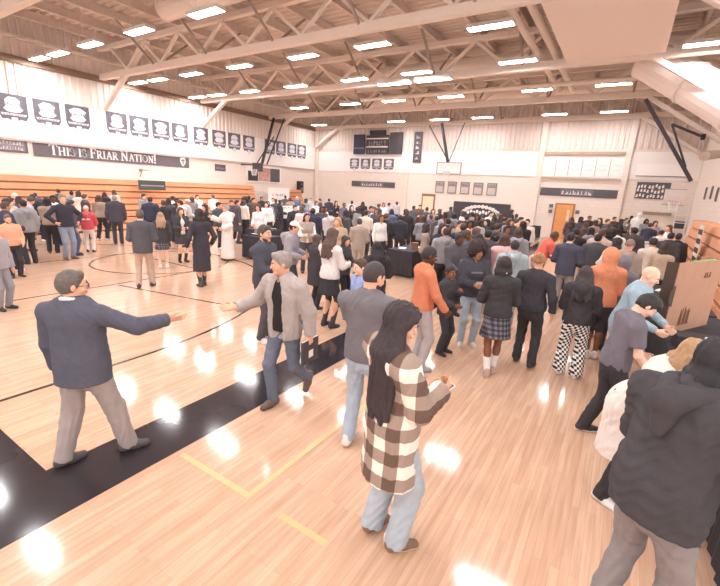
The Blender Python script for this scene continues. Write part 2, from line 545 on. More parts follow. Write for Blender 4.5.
    def hair(s, style, L=.30, thick=.02):
        c, R, q = s.H, s.Rh, s.hs
        A = lambda x, y, z: c + R @ V(x, y, z) * q
        F = Field()
        line = [(A(0, .083, .066), R @ V(0, .60, -.80))]
        low = [(A(0, .072, .062), R @ V(0, .50, -.866))]
        def scalp(e):
            # crown, back and sides as three shells meeting at the hairline
            F.ell(A(0, -.016, .026), V(.076 + e, .095 + e * 1.1, .093 + e * 1.2) * q, R, cuts=[(A(0, .080, .068), R @ V(0, .80, -.60))])
            F.ell(A(0, -.022, .008), V(.0755 + e * .5, .091 + e, .100) * q, R, .012, cuts=[(A(0, .016, 0), R @ V(0, .93, -.36)), (A(0, -.06, -.066), R @ V(0, .28, -.96))])
            for sd in (1, -1): F.cap(A(sd * .071, .026, .055), A(sd * .0735, .020, -.006), .006 + e * .6, .004 + e * .4, .012)
        if style == 'buzz':
            scalp(.003)
        elif style == 'balding':
            F.ell(A(0, -.020, .006), V(.081, .098, .086) * q, R, cuts=[(A(0, -.0, .0), R @ V(0, .9, -.43)), (A(0, 0, .055), R @ V(0, .35, .94))])
        elif style == 'short':
            scalp(.006)
            F.cap(A(-.036, .052, .088), A(.036, .052, .092), .024 * q, None, .02)
            F.noise = folds(.0025, 150, 5)
        elif style == 'top':
            scalp(.006)
            F.ell(A(0, .010, .078), V(.068, .086, .044) * q, R, .03)
            F.noise = folds(.0045, 120, 6)
        elif style in ('long', 'mid', 'back', 'pony', 'bun'):
            F.ell(A(0, -.020, .030), V(.086, .106, .100) * q, R, cuts=low)
            for sd in (1, -1):
                F.cap(A(sd * .035, .060, .085), A(sd * .078, .018, .01), .022 * q, .020 * q, .03)
            if style == 'bun':
                F.ell(A(0, -.10, .085), V(.05, .048, .048) * q, R, .02)
            elif style == 'pony':
                F.cap(A(0, -.105, .04), A(0, -.135, -.02), .032, .036, .02)
                F.cap(A(0, -.135, -.02), A(0, -.105, -L), .036, .012, .02)
            else:
                nb = 7
                for i in range(nb):
                    x = (i / (nb - 1) - .5) * 2
                    top = A(x * .070, -.055 + .045 * abs(x), -.01)
                    mid = s.H + s.T @ V(x * .105, -.125 - thick * .6 + .06 * abs(x) ** 2, -.16)
                    bot = s.H + s.T @ V(x * .105 * (1 if L > .3 else .9), -.150 - thick * 1.3 + .04 * abs(x) ** 2, -L - .03 * math.cos(i * 2.4))
                    if L < .22: mid = (top * .45 + (s.H + s.T @ V(x * .085, -.095 + .06 * abs(x), -L)) * .55); bot = s.H + s.T @ V(x * .085, -.10 + .07 * abs(x), -L)
                    F.cap(top, mid, .036, .038, .03); F.cap(mid, bot, .038, .020, .03)
                if style == 'long':
                    for sd in (1, -1):
                        F.cap(A(sd * .078, .02, .0), s.H + s.T @ V(sd * .10, .035, -.17), .024, .026, .03)
                        F.cap(s.H + s.T @ V(sd * .10, .035, -.17), s.H + s.T @ V(sd * .11, .075, -max(.22, L * .8)), .026, .012, .03)
            def st(P):
                p = P @ s.T
                return .0045 * np.sin(p[:, 0] * 190 + 2.5 * np.sin(p[:, 2] * 17)) + .003 * np.sin(p[:, 1] * 150 + 2 * np.sin(p[:, 2] * 13))
            F.noise = st
        elif style == 'afro':
            F.ell(A(0, -.030, .055), V(.150, .150, .135) * q, R)
            F.ell(A(.07, -.02, -.01), V(.085, .09, .09) * q, R, .05); F.ell(A(-.07, -.02, -.01), V(.085, .09, .09) * q, R, .05)
            F.ell(A(0, -.075, -.03), V(.10, .075, .09) * q, R, .05)
            F.ell(A(0, .135, -.040), V(.068, .11, .105) * q, R, .02, op=-1)
            F.noise = folds(.013, 150, 4)
        elif style == 'hood':
            F.ell(A(0, -.030, .015), V(.112, .128, .135) * q, R)
            F.cap(A(0, -.03, -.07), s.N + s.T @ V(0, -.02, -.02), .095, .10, .05)
            F.ell(A(0, .115, -.012), V(.067, .09, .095) * q, R, .02, op=-1)
            F.noise = folds(.004, 60, 8)
        elif style == 'cap':
            F.ell(A(0, -.016, .040), V(.086, .104, .090) * q, R, cuts=[(A(0, 0, .035), R @ V(0, .1, -.995))])
            F.cap(A(0, .085, .042), A(0, .145, .030), .062 * q, .055 * q, .01, R, 1.0, cuts=[(A(0, .08, .048), R @ V(0, .18, .98)), (A(0, .08, .036), R @ V(0, -.18, -.98))])
        elif style == 'beanie':
            F.ell(A(0, -.018, .040), V(.090, .108, .104) * q, R, cuts=[(A(0, 0, .030), R @ V(0, .25, -.97))])
            for k in range(12):
                q0, q1 = 2 * PI * k / 12, 2 * PI * (k + 1) / 12
                F.cap(A(.084 * math.cos(q0), -.018 + .100 * math.sin(q0), .032 + .02 * math.sin(q0)), A(.084 * math.cos(q1), -.018 + .100 * math.sin(q1), .032 + .02 * math.sin(q1)), .014, None, .01)
        return F

def piece(name, F, h, m, root):
    me = F.mesh(h, name)
    if me is None: return None
    me.materials.append(m)
    return link(bpy.data.objects.new(name, me), root)

COLS = dict(black='2b2a2d', jet='1c1b1d', charcoal='45454a', darkgrey='58585d', grey='8b8b8f', lightgrey='b9b7b8', white='efebe8', cream='e6d9cb',
            tan='b79f86', khaki='b39b82', taupe='9a8779', brown='5c463a', navy='2f3448', darknavy='272a38', blue='4d6289', lightblue='a9c0cf', denim='596c88',
            paledenim='a9bccb', darkdenim='46526a', red='c8474a', orange='dd7346', rust='d0704a', coral='d9603f', peach='eba07c', pink='e3b3b3', purple='5f5268', lavender='b7b4cc',
            green='5d6b56', teal='7aa3ab', burgundy='6d3a42', slate='55505c', blond='b78f66', auburn='8a5638', greyhair='8f8884', whitehair='d4cdc6', darkbrown='3c2b24')
SKIN = dict(light='e0ab8e', fair='e9bba2', tan='bd8663', brown='87573d', dark='5b3a2b')

def hazed(c, k=.13):  # blends cloth, shoe and hair colours towards pale grey: haze painted into the darks
    h = COLS.get(c, c); q = [int(h[i:i + 2], 16) for i in (0, 2, 4)]
    return ''.join('%02x' % int(a * (1 - k) + b * k) for a, b in zip(q, (186, 178, 178)))

def cm(c, rough=.88, **k):
    return mat(hazed(c), rough, **k)

def fabric(c): return cm(c, .9, var=.14, scale=14.0, bump=.25, spec=.15)

def person(x, y, hd, H, d, label, group=None, h=.012):
    """d: pose + outfit of one person; hd is the heading of the chest (degrees, 0 = +Y)"""
    g = d.get
    f = Fig(d.get('pose', {}), g('w', 1.0), g('fem', False), g('child', False))
    sk = mat(SKIN[g('skin', 'light')], .55, var=.06, spec=.35)
    near = h <= .0135
    me = f.body(h, simple=h > .0125, legs=.78 if g('bot', 'pants') in ('pants', 'jeans', 'slim', 'wide') else 1.0, arms=1.0 if g('top') in ('tee', 'polo') else .8).mesh(h, 'person'); me.materials.append(sk)
    r = link(bpy.data.objects.new('person', me))
    r.location = (x, y, 0); r.rotation_euler = (0, 0, math.radians(hd)); r.scale = (H / 1.76,) * 3
    tag(r, label, 'person', group)
    fo = g('fold', .0045 if near else .0025)
    sd_ = abs(hash(label)) % 97 if False else len(label)
    top = g('top', 'sweater'); tm = fabric(g('tc', 'black')) if not hasattr(g('tc'), 'node_tree') else g('tc')
    u = g('under')
    if top == 'tee': piece('tshirt', f.shirt(.017, .89, .36, fold=fo, seed=sd_, ru=.056), h, tm, r)
    elif top == 'polo': piece('polo_shirt', f.shirt(.018, .88, .36, collar=1, fold=fo, seed=sd_, ru=.055), h, tm, r)
    elif top == 'shirt': piece('shirt', f.shirt(.016, .90, 1, collar=1, fold=fo, seed=sd_), h, tm, r)
    elif top == 'sweater': piece('sweater', f.shirt(.022, .90, 1, fold=fo, seed=sd_), h, tm, r)
    elif top == 'hoodie':
        piece('hoodie', f.shirt(.032, g('hem', .88), 1, hood=0 if near else 1, fold=fo * 1.2, seed=sd_, ru=.054, rw=.036), h, tm, r)
        if near and g('hair') != 'hood':
            F = f.hoodprims(Field(), .032); F.noise = folds(.005, 50, 3); F.cap(f.N + f.T @ V(0, .05, .10), f.N + f.T @ V(0, .06, .0), .07, .05, .01, op=-1); piece('hood', F, h, tm, r)
    elif top == 'blazer': piece('blazer', f.shirt(.028, .80, 1, flare=.02, open_front=1, fold=fo * .6, seed=sd_, ru=.056, rw=.040), h, tm, r)
    elif top == 'jacket': piece('jacket', f.shirt(.034, .82, 1, collar=1.3, open_front=1.15 if u else 0, fold=fo, seed=sd_, ru=.056, rw=.040), h, tm, r)
    elif top == 'coat': piece('coat', f.shirt(.038, g('hem', .62), 1, flare=.03, collar=1.5 if near else 0, fold=fo, seed=sd_, ru=.058, rw=.044), h, tm, r)
    elif top == 'dress': piece('dress', f.shirt(.018, g('hem', .35), g('sleeve', 1), flare=.03, fold=fo, seed=sd_), h, tm, r)
    elif top == 'robe': piece('robe', f.shirt(.035, .07, 1, flare=.09, fold=fo * 1.4, seed=sd_, rw=.07), h, tm, r)
    elif top == 'vest': piece('vest', f.shirt(.026, .92, 1, open_front=.8, sleeves=False), h, tm, r)
    if u: piece('shirt', f.shirt(.013, .91, .9, collar=1, seed=9), h, fabric(u), r)
    if g('capelet'): piece('capelet', f.shirt(.046, 1.22, .3, flare=.03, hood=1, ru=.07), h, fabric(g('capelet')), r)
    if g('collar'):
        F = Field()
        for k in range(12):
            q0, q1 = 2 * PI * k / 12, 2 * PI * (k + 1) / 12
            cc = lambda q: f.N + f.T @ V(.060 * math.cos(q), .062 * math.sin(q) - .006, .058 - .026 * math.sin(q))
            F.cap(cc(q0), cc(q1), .015, None, .01)
        piece('shirt_collar', F, h, fabric(g('collar')), r)
    bm = g('bc', 'black'); bm = bm if hasattr(bm, 'node_tree') else fabric(bm)
    bot = g('bot', 'pants')
    fb = fo * 1.3
    if bot == 'pants': piece('trousers', f.pants(.014, fb, sd_ + 1), h, bm, r)
    elif bot == 'jeans': piece('jeans', f.pants(.010, fb * .8, sd_ + 1), h, bm, r)
    elif bot == 'slim': piece('leggings', f.pants(.002, fb * .4, sd_ + 1), h, bm, r)
    elif bot == 'wide': piece('trousers', f.pants(.026, fb, sd_ + 1, ankle=g('ankle', .090)), h, bm, r)
    elif bot == 'skirt': piece('skirt', f.skirt(g('skirt_hem', .56), .06, pleat=.004 if near else 0), h, bm, r)
    elif bot == 'shorts': piece('shorts', f.pants(.03, fb, sd_, length=.0), h, bm, r)
    if g('tights'): piece('tights', f.pants(-.004, 0, 1, top=.98), h, fabric(g('tights')), r)
    sm = cm(g('shoes', 'black'), .55)
    for sd in (1, -1):
        o = piece('shoe', f.shoe(sd), min(h, .012), sm, r)
        if g('sole'): piece('sole', f.shoe(sd, True), min(h, .010), cm(g('sole'), .7), o)
        if g('socks'):
            Hj, K, A, Rf = f.legs[sd]
            F = Field(); F.cap(K + (A - K) * .55, A, .056, .042, .02); piece('sock', F, h, fabric(g('socks')), r)
    hs = g('hair', 'short')
    hcol = g('hc', 'jet')
    if hs == 'hood': piece('hood', f.hair('hood'), h, tm if not g('hoodc') else fabric(g('hoodc')), r)
    elif hs == 'bald': pass
    else: piece('cap' if hs == 'cap' else 'beanie' if hs == 'beanie' else 'hair', f.hair(hs, g('hl', .30), {'coat': .045, 'hoodie': .045, 'jacket': .04}.get(top, .025) + (g('w', 1) - 1) * .1), min(h, .014), mat(hazed(hcol, .08), .6, var=.35, scale=40, spec=.3), r)
    if g('hair2'): piece('hair', f.hair(g('hair2'), g('hl', .25)), min(h, .014), mat(COLS.get(g('hc2', 'jet'), g('hc2', 'jet')), .6, var=.35, scale=40), r)
    A = lambda a, b, c: f.H + f.Rh @ V(a, b, c) * f.hs
    if g('beard'):
        F = Field(); F.ell(A(0, .030, -.072), V(.062, .060, .060), f.Rh, cuts=[(A(0, 0, -.052), f.Rh @ V(0, .30, .95))])
        F.cap(A(-.02, .098, -.050), A(.02, .098, -.050), .006, None, .01)
        piece('beard', F, h * .8, mat(COLS.get(g('beard'), g('beard')), .8, var=.3, scale=40), r)
    if near and g('face', True):
        dk = mat('2a2020', .3); br = mat(COLS.get(g('brow', hcol), '2a2020'), .8)
        for sd in (1, -1):
            F = Field(); F.ell(A(sd * .031, .083, -.003), V(.0125, .009, .0085), f.Rh); piece('eye', F, .004, mat('e9e2dc', .25, var=0), r)
            F = Field(); F.ell(A(sd * .031, .0895, -.003), V(.0062, .004, .0065), f.Rh); piece('iris', F, .0028, dk, r.children[-1])
            F = Field(); F.cap(A(sd * .018, .094, .022), A(sd * .046, .084, .021), .0050, .0038); piece('eyebrow', F, .0035, br, r)
        F = Field(); F.cap(A(-.017, .089, -.062), A(.017, .089, -.062), .0075, None); piece('lips', F, .004, mat({'light': 'b9716a', 'fair': 'c27a72', 'tan': '94574a', 'brown': '6d4136', 'dark': '4b2c28'}[g('skin', 'light')], .5), r)
    if g('glasses'):
        b = MB()
        for sd in (1, -1):
            pts = [A(sd * .034 + .023 * math.cos(t), .104, -.004 + .017 * math.sin(t)) for t in np.linspace(0, 2 * PI, 15)]
            b.tube(pts, .0024, 6)
            b.tube([A(sd * .057, .104, .004), A(sd * .079, .06, .004), A(sd * .082, -.02, .0)], .0024, 6)
        b.tube([A(-.011, .104, .002), A(.011, .104, .002)], .0024, 6)
        b.build('glasses', mat('3a3636', .4), r)
    return r, f
# ------------------------------------------------------------------ the hall
XL, XR, YF, YB, ZC = -23.0, 3.0, 28.5, -9.0, 8.7
M_cream = mat_block('e9dcd0', 'painted_block'); M_white = mat('f1ebe6', .6, var=.02)
M_steel = mat('e6d9ce', .55, var=.05); M_deck = mat('d9cabf', .65, var=.08, scale=2)
M_side = mat('e3d6cd', .6, var=.05, scale=2)
M_dark = mat('4a464a', .7); M_darkcloth = mat('625e64', .85, var=.1); M_black = mat('3a373a', .6); M_txt = mat('e8e2de', .7, var=.02); M_grey = mat('9b9698', .7)
M_mid = mat('77737a', .8); M_navy = mat('474a5c', .8)
FL = mat_floor()

def struct(o, name=None):
    o['kind'] = 'structure'; return o

def ribbed(lo, hi, pitch, depth, to3):
    """a trapezoid-ribbed metal sheet running lo..hi; to3(u, side, d)"""
    prof = []; u = lo
    while u < hi:
        prof += [(u, 0), (u + pitch * .5, 0), (u + pitch * .62, depth), (u + pitch * .88, depth)]; u += pitch
    prof.append((u, 0))
    vs = [to3(u, 0, d) for u, d in prof] + [to3(u, 1, d) for u, d in prof]
    n = len(prof)
    return vs, [(i, i + 1, n + i + 1, n + i) for i in range(n - 1)]

# floor and its painted lines
fl = struct(MB().box(XL, XR + .3, YB, YF, -.1, 0).build('floor', FL))
SX0, SX1 = -3.65, -3.03          # black side border of the court
BY = 1.08                         # near base line
M_stripe = mat('343034', .10, var=.25, scale=3, spec=.5); M_line = mat('6f5040', .15, var=.05, spec=.5); M_yel = mat('e0bd8c', .15, var=.05, spec=.5)
s = MB(); s.box(SX0, SX1, -2.2, 26.7, 0, .002); s.box(-18.9 - .62, SX0, -2.2, BY, 0, .002); s.box(-18.9 - .62, -18.9, BY, 26.7, 0, .002); s.box(-18.9, SX0, 26.7, 27.3, 0, .002)
s.build('border_stripe', M_stripe, fl)
def line_path(pts, w, name, m, z=.003):
    b = MB()
    for a, c in zip(pts[:-1], pts[1:]):
        z += .0001
        d = Vector((c[0] - a[0], c[1] - a[1])).normalized(); n = Vector((-d.y, d.x)) * w / 2; e = d * w * .3
        b.add([(a[0] - e.x + n.x, a[1] - e.y + n.y, z), (a[0] - e.x - n.x, a[1] - e.y - n.y, z), (c[0] + e.x - n.x, c[1] + e.y - n.y, z), (c[0] + e.x + n.x, c[1] + e.y + n.y, z)], [(0, 1, 2, 3)])
    return b.build(name, m, fl)
CX = -11.27
arc = [(-5.25, BY)] + [(CX + 6.02 * math.cos(t), 2.68 + 6.02 * math.sin(t)) for t in np.linspace(0, PI, 60)] + [(-17.29, BY)]
line_path(arc, .055, 'three_point_line', mat('4a3a36', .15, spec=.5))
line_path([(-9.44, BY), (-9.44, 6.9), (-13.1, 6.9), (-13.1, BY)], .05, 'lane_line', M_line)
line_path([(CX + 1.83 * math.cos(t), 6.9 + 1.83 * math.sin(t)) for t in np.linspace(0, 2 * PI, 40)], .05, 'free_throw_circle', M_line)
line_path([(-9.3, 4.6), (-6.55, 5.12), (-5.95, 5.95)], .05, 'practice_line', M_line)
line_path([(-18.9, 13.9), (SX0, 13.9)], .06, 'half_court_line', M_line)
line_path([(CX + 1.83 * math.cos(t), 13.9 + 1.83 * math.sin(t)) for t in np.linspace(0, 2 * PI, 40)], .05, 'centre_circle', M_line)
line_path([(-2.95, 1.86), (-2.10, 1.86), (-2.10, 12.0)], .05, 'yellow_practice_line', M_yel)
line_path([(-1.75, 1.86), (-1.35, 1.86)], .05, 'yellow_practice_line', M_yel)

# walls
struct(MB().box(XL - .3, XL, YB, YF, 0, 5.5).build('wall_left', M_cream))
struct(MB().box(XL, XL + .06, YB, YF - .01, 3.72, 5.48).build('trim_1', M_white))
vs, fs = ribbed(YB, YF, .30, .07, lambda u, sd, d: (XL + d, u, 5.5 + sd * (ZC - 5.5)))
struct(mesh_obj('wall_left_siding', vs, fs, M_side))
struct(MB().box(XL - .3, XR + .3, YF, YF + .3, 0, ZC).build('wall_far', M_cream))
struct(MB().box(XL + .07, XR - .01, YF - .05, YF, 3.68, 5.15).build('trim_2', M_white))
vs, fs = ribbed(XL + .1, XR, .30, .07, lambda u, sd, d: (u, YF - d - .001, 5.3 + sd * (ZC - 5.3)))
struct(mesh_obj('wall_far_siding', vs, fs, M_side))
struct(MB().box(XR, XR + .3, 9.0, YF, 0, ZC).build('wall_right', M_cream))
# pilasters and recess edge on the far wall
for i, x in enumerate((-22.75, -14.2, -4.95, -.35)):
    struct(MB().box(x - .14, x + .14, YF - .18, YF, 0, 7.0 if i != 1 else 3.7).build('trim_%d' % (3 + i), M_cream))
struct(MB().box(-4.8, -.5, YF - .16, YF - .05, 4.98, 5.16).build('trim_7', mat('b59c8b', .6)))
struct(MB().box(-4.8, -.5, YF - .13, YF - .05, 3.60, 3.70).build('trim_8', mat('c9b09c', .6)))
struct(MB().box(XL + .06, XL + .16, YB, YF - .2, 6.80, 7.08).build('trim_9', mat('8d7565', .6)))
struct(MB().box(XL + .08, XL + .28, YB, YF - .2, 7.74, 7.88).build('trim_10', M_steel))
struct(MB().box(XL + .06, XL + .10, YB, YF - .2, 3.64, 3.74).build('trim_11', mat('b9aaa0', .6)))

# ceiling deck and purlins
vs, fs = ribbed(YB, YF, .32, -.08, lambda u, sd, d: (XL if sd == 0 else XR, u, ZC + d))
struct(mesh_obj('ceiling', vs, fs, M_deck))
struct(MB().box(XL, XR, YB, YF, ZC + .02, ZC + .2).build('ceiling_slab', M_deck))
n = 12
for x in np.arange(-21.6, 3.0, 1.75):
    b = MB(); b.box(x - .06, x + .06, YB, YF - .3, 8.30, 8.33); b.box(x - .06, x + .06, YB, YF - .3, 8.59, 8.62); b.box(x - .012, x + .012, YB, YF - .3, 8.32, 8.60)
    struct(b.build('trim_%d' % n, mat('cfc0b5', .6))); n += 1

# roof trusses: each chord and each web bar is a part
def truss(y, label):
    t = empty('roof_truss', (0, y, 7.0)); tag(t, label, 'truss', 'roof trusses across the hall')
    x0, x1 = XL + .3, XR - .05
    MB().box(x0, x1, -.11, .11, -.13, .13).build('bottom_chord', M_steel, t)
    MB().box(x0, x1, -.10, .10, 1.12, 1.30).build('top_chord', M_steel, t)
    k = 0; w = 2.6; x = -21.6
    while x < x1 - .5:
        a, c = (x, 0, 1.12), (x + w / 2, 0, .12)
        MB().bar(a, c, .10, .10).build('web_bar', M_steel, t)
        if x + w < x1: MB().bar(c, (x + w, 0, 1.12), .10, .10).build('web_bar', M_steel, t)
        x += w
    MB().bar((XL + .3, 0, -1.45), (-18.6, 0, 1.12), .20, .16).build('knee_brace', M_steel, t)
    MB().bar((XR - .05, 0, -2.1), (-.2, 0, .0), .20, .16).build('knee_brace', M_steel, t)
    # sway braces to the purlins
    for xx in np.arange(-18.1, 1.0, 3.5):
        MB().bar((xx, .1, .1), (xx, 1.6, 1.32), .07).build('sway_brace', mat('a3948a', .6), t)
        MB().bar((xx, -.1, .1), (xx, -1.6, 1.32), .07).build('sway_brace', mat('a3948a', .6), t)
for y, l in ((0, 'steel roof truss across the hall above the near end of the court'), (5.7, 'steel roof truss passing over the top left corner of the photo'), (11.4, 'large steel roof truss crossing the top of the photo, nearest one in full view'),
             (17.1, 'steel roof truss crossing just behind the big pale ceiling panel'), (22.8, 'steel roof truss carrying the folded side hoop on the right'), (28.1, 'last steel roof truss right against the far wall')):
    truss(y, l)

# ceiling panel, ducts, pipes
tag(MB().box(-2.62, .20, 9.0, 17.25, 7.0, 7.22).build('ceiling_panel', mat('f0e2d9', .7, var=.02)), 'large flat pale peach panel hung under the roof at top right', 'panel')
def duct(pts, r, label, m=M_steel, name='air_duct', rings=True):
    t = empty(name, pts[0]); tag(t, label, 'duct')
    P0 = Vector(pts[0]); q = [Vector(p) - P0 for p in pts]
    MB().tube(q, r, 20).build('duct_body', m, t, smooth=False)
    if rings:
        L = q[-1]; k = max(2, int(L.length / 1.6))
        for i in range(k + 1):
            a = L * (i / k) * .985 + L.normalized() * .02
            MB().tube([a, a + L.normalized() * .06], r * 1.06, 20).build('duct_collar', m, t)
    return t
M_duct = mat('e6d6ca', .5, var=.05)
duct([(-14.5, 9.6, 8.0), (-6.0, 9.6, 8.0)], .36, 'round painted air duct above the nearest full truss')
duct([(-12.5, 19.2, 7.85), (1.2, 19.2, 7.85)], .38, 'long round air duct behind the second truss')
duct([(-15.5, 24.6, 7.9), (1.5, 24.6, 7.9)], .34, 'round air duct nearest the far wall')
duct([(-.25, 18.4, 7.25), (2.35, 17.3, 5.25)], .62, 'fat white round duct sloping down at the right wall', mat('f0e4dc', .45, var=.02))
duct([(-3.05, 9.2, 7.35), (-3.05, 22.6, 7.35)], .12, 'thick painted pipe running along the left edge of the pale panel', name='roof_pipe', rings=False)
duct([(-3.6, 9.2, 7.35), (-3.6, 22.6, 7.35)], .10, 'thinner painted pipe left of the pipe beside the pale panel', name='roof_pipe', rings=False)
duct([(-13.0, 19.9, 7.0), (2.7, 19.9, 7.0)], .09, 'straight painted pipe crossing the hall between two trusses', name='roof_pipe', rings=False)
duct([(2.8, 22.0, 4.45), (2.0, 19.0, 4.1)], .16, 'grey bent pipe by the folded hoop on the right wall', mat('b7a79c', .5), 'wall_pipe', False)

# ceiling lights
M_lamp = mat_emit('f8f5f8', LAMP)
M_hous = mat('d9d0c8', .5)
lamp_proto = {}
def light(x, y, z, L, label):
    t = empty('ceiling_light', (x, y, z)); tag(t, label, 'ceiling light', 'ceiling lights under the trusses')
    if L not in lamp_proto:
        a = MB(); a.box(-L / 2, L / 2, -.17, .17, .045, .10); a.box(-L / 2, L / 2, -.185, -.165, 0, .10); a.box(-L / 2, L / 2, .165, .185, 0, .10); a.box(-L / 2 - .02, -L / 2, -.185, .185, 0, .1); a.box(L / 2, L / 2 + .02, -.185, .185, 0, .1)
        for sx in (-1, 1): a.tube([(sx * L * .35, 0, .1), (sx * L * .35, 0, 1.2)], .008, 5)
        ho = a.build('housing', M_hous, t)
        di = MB().box(-L / 2, L / 2, -.16, .16, .01, .044).build('diffuser', M_lamp, t)
        lamp_proto[L] = (ho, di)
    else:
        for p in lamp_proto[L]:
            c = p.copy(); link(c, t)
ROWS = {2.9: 'row over the near end of the court', 8.55: 'row before the nearest full truss', 12.75: 'row behind the nearest full truss', 16.2: 'row before the second full truss',
        20.6: 'row behind the second full truss', 26.6: 'row nearest the far wall', -2.5: 'row behind the viewer', -7: 'last row behind the viewer'}
COLSX = (-21.9, -20.2, -17.6, -14.4, -11.0, -8.0, -4.1, -1.3)
ORD = ['leftmost', 'second from left', 'third from left', 'fourth from left', 'fifth from left', 'sixth from left', 'seventh from left', 'eighth from left']
for y in (-2.5, 2.9, 8.55, 12.75, 16.2, 20.6, 26.6):
    xs = [x for x in COLSX if not (x == -21.9 and y not in (8.55, 12.75, 16.2)) and not (x == -1.3 and 9 < y < 17.3)]
    if y == 20.6: xs = [-18.0, -14.2, -11.4, -8.2, -4.2, -1.3]
    if y == 26.6: xs = [-21.2, -14.4, -11.2, -8.4, -4.3, -1.4]
    for i, x in enumerate(xs):
        light(x, y, 6.98 if x > -22 else 6.7, 1.25, 'strip light, %s, %s' % (ROWS[y], ORD[i]))
light(1.35, 16.4, 6.95, 1.5, 'long bright strip light at top right beyond the pale panel')
light(-9.3, 16.75, 6.80, 1.5, 'long strip light under the second truss, just left of its twin')
light(-7.5, 16.75, 6.80, 1.5, 'long strip light under the second truss, right of its twin')

# ------------------------------------------------------------------ lettering
def poly_stroke(b, pts, t, to3):
    for (x0, y0), (x1, y1) in zip(pts[:-1], pts[1:]):
        d = Vector((x1 - x0, y1 - y0)); L = d.length
        if L < 1e-6: continue
        d /= L; n = Vector((-d.y, d.x)) * t / 2; e = d * t * .2
        q = [(x0 - e.x + n.x, y0 - e.y + n.y), (x0 - e.x - n.x, y0 - e.y - n.y), (x1 + e.x - n.x, y1 + e.y - n.y), (x1 + e.x + n.x, y1 + e.y + n.y)]
        b.prism(q, to3, .012)
def arcp(cx, cy, rx_, ry_, a0, a1, n=10): return [(cx + rx_ * math.cos(math.radians(a0 + (a1 - a0) * i / n)), cy + ry_ * math.sin(math.radians(a0 + (a1 - a0) * i / n))) for i in range(n + 1)]
# (advance, thick strokes, thin strokes); serifs are thin strokes
GL = {
 'T': (.78, [[(.37, 0), (.37, 1)]], [[(.02, .97), (.72, .97)], [(.03, .97), (.03, .80)], [(.71, .97), (.71, .80)], [(.24, .02), (.50, .02)]]),
 'H': (.92, [[(.17, 0), (.17, 1)], [(.69, 0), (.69, 1)]], [[(.17, .52), (.69, .52)]] + [[(c - .14, y), (c + .14, y)] for c in (.17, .69) for y in (.02, .98)]),
 'I': (.44, [[(.19, 0), (.19, 1)]], [[(.05, .02), (.33, .02)], [(.05, .98), (.33, .98)]]),
 'S': (.66, [arcp(.29, .74, .20, .23, 40, 270) + arcp(.29, .26, .22, .25, 90, -140)], [[(.46, .96), (.46, .72)], [(.07, .04), (.07, .28)]]),
 'F': (.68, [[(.17, 0), (.17, 1)]], [[(.04, .97), (.60, .97)], [(.17, .52), (.48, .52)], [(.59, .97), (.59, .78)], [(.47, .62), (.47, .42)], [(.03, .02), (.33, .02)]]),
 'R': (.82, [[(.17, 0), (.17, 1)], [(.34, .48), (.66, .02)], arcp(.34, .73, .22, .25, 60, -60, 6)], [[(.04, .98), (.34, .98)], [(.17, .48), (.36, .48)], [(.03, .02), (.32, .02)], [(.60, .02), (.78, .02)]]),
 'A': (.86, [[(.42, 1), (.70, 0)]], [[(.42, 1), (.13, 0)], [(.22, .33), (.60, .33)], [(.02, .02), (.25, .02)], [(.56, .02), (.82, .02)]]),
 'N': (.92, [[(.15, .98), (.70, .02)]], [[(.16, 0), (.16, 1)], [(.71, 0), (.71, 1)], [(.03, .98), (.20, .98)], [(.58, .98), (.84, .98)], [(.03, .02), (.29, .02)]]),
 'O': (.90, [arcp(.42, .5, .34, .48, 140, 220, 6), arcp(.42, .5, .34, .48, -40, 40, 6)], [arcp(.42, .5, .34, .48, 30, 150, 8), arcp(.42, .5, .34, .48, 210, 330, 8)]),
 '!': (.36, [[(.15, .30), (.15, 1)], [(.15, .0), (.15, .12)]], []),
}
def lettering(text, to3, u0, v0, big, small, m, parent, name='lettering', thick=.17):
    b = MB(); u = u0
    for ch in text:
        if ch == ' ': u += small * .34; continue
        hgt = big if ch.isupper() or ch == '!' else small
        adv, tk, tn = GL[ch.upper()]
        f = lambda p: [(u + x * hgt, v0 + y * hgt) for x, y in p]
        for p in tk: poly_stroke(b, f(p), thick * hgt, to3)
        for p in tn: poly_stroke(b, f(p), thick * .5 * hgt, to3)
        u += adv * hgt * .98
    b.build(name, m, parent)
    return u
def LW(x, y, z): return lambda u, v, d: (d, u, v)       # local frames: left wall / far wall
def FWf(u, v, d): return (u, -d, v)
def LWf(u, v, d): return (d, u, v)
def rect(u0, u1, v0, v1): return [(u0, v0), (u1, v0), (u1, v1), (u0, v1)]
def panel(t, to3, name, u0, u1, v0, v1, m, d0=0, d=.02):
    b = MB(); b.prism(rect(u0, u1, v0, v1), lambda u, v, q: to3(u, v, q + d0), d); return b.build(name, m, t)
def scrawl(t, to3, u0, u1, v0, v1, m, d0=.02, n=8, seed=1, name='lettering'):
    """lettering too small and blurred to read: uneven letter-sized dabs in a line"""
    rs = random.Random(seed); b = MB(); w = (u1 - u0) / n; H_ = v1 - v0
    for i in range(n):
        u = u0 + i * w
        for q in range(3):
            a0 = u + w * rs.uniform(0, .5); a1 = a0 + w * rs.uniform(.15, .4); c1 = v0 + H_ * rs.uniform(.35, 1)
            b.prism([(a0, v0), (a1, v0), (a1 - w * .05, c1), (a0 + w * .04, c1 - H_ * .08)], lambda a, c, d: to3(a, c, d + d0), .006)
    b.prism(rect(u0, u1, v0 - H_ * .02, v0 + H_ * .05), lambda a, c, d: to3(a, c, d + d0), .006)
    return b.build(name, m, t)

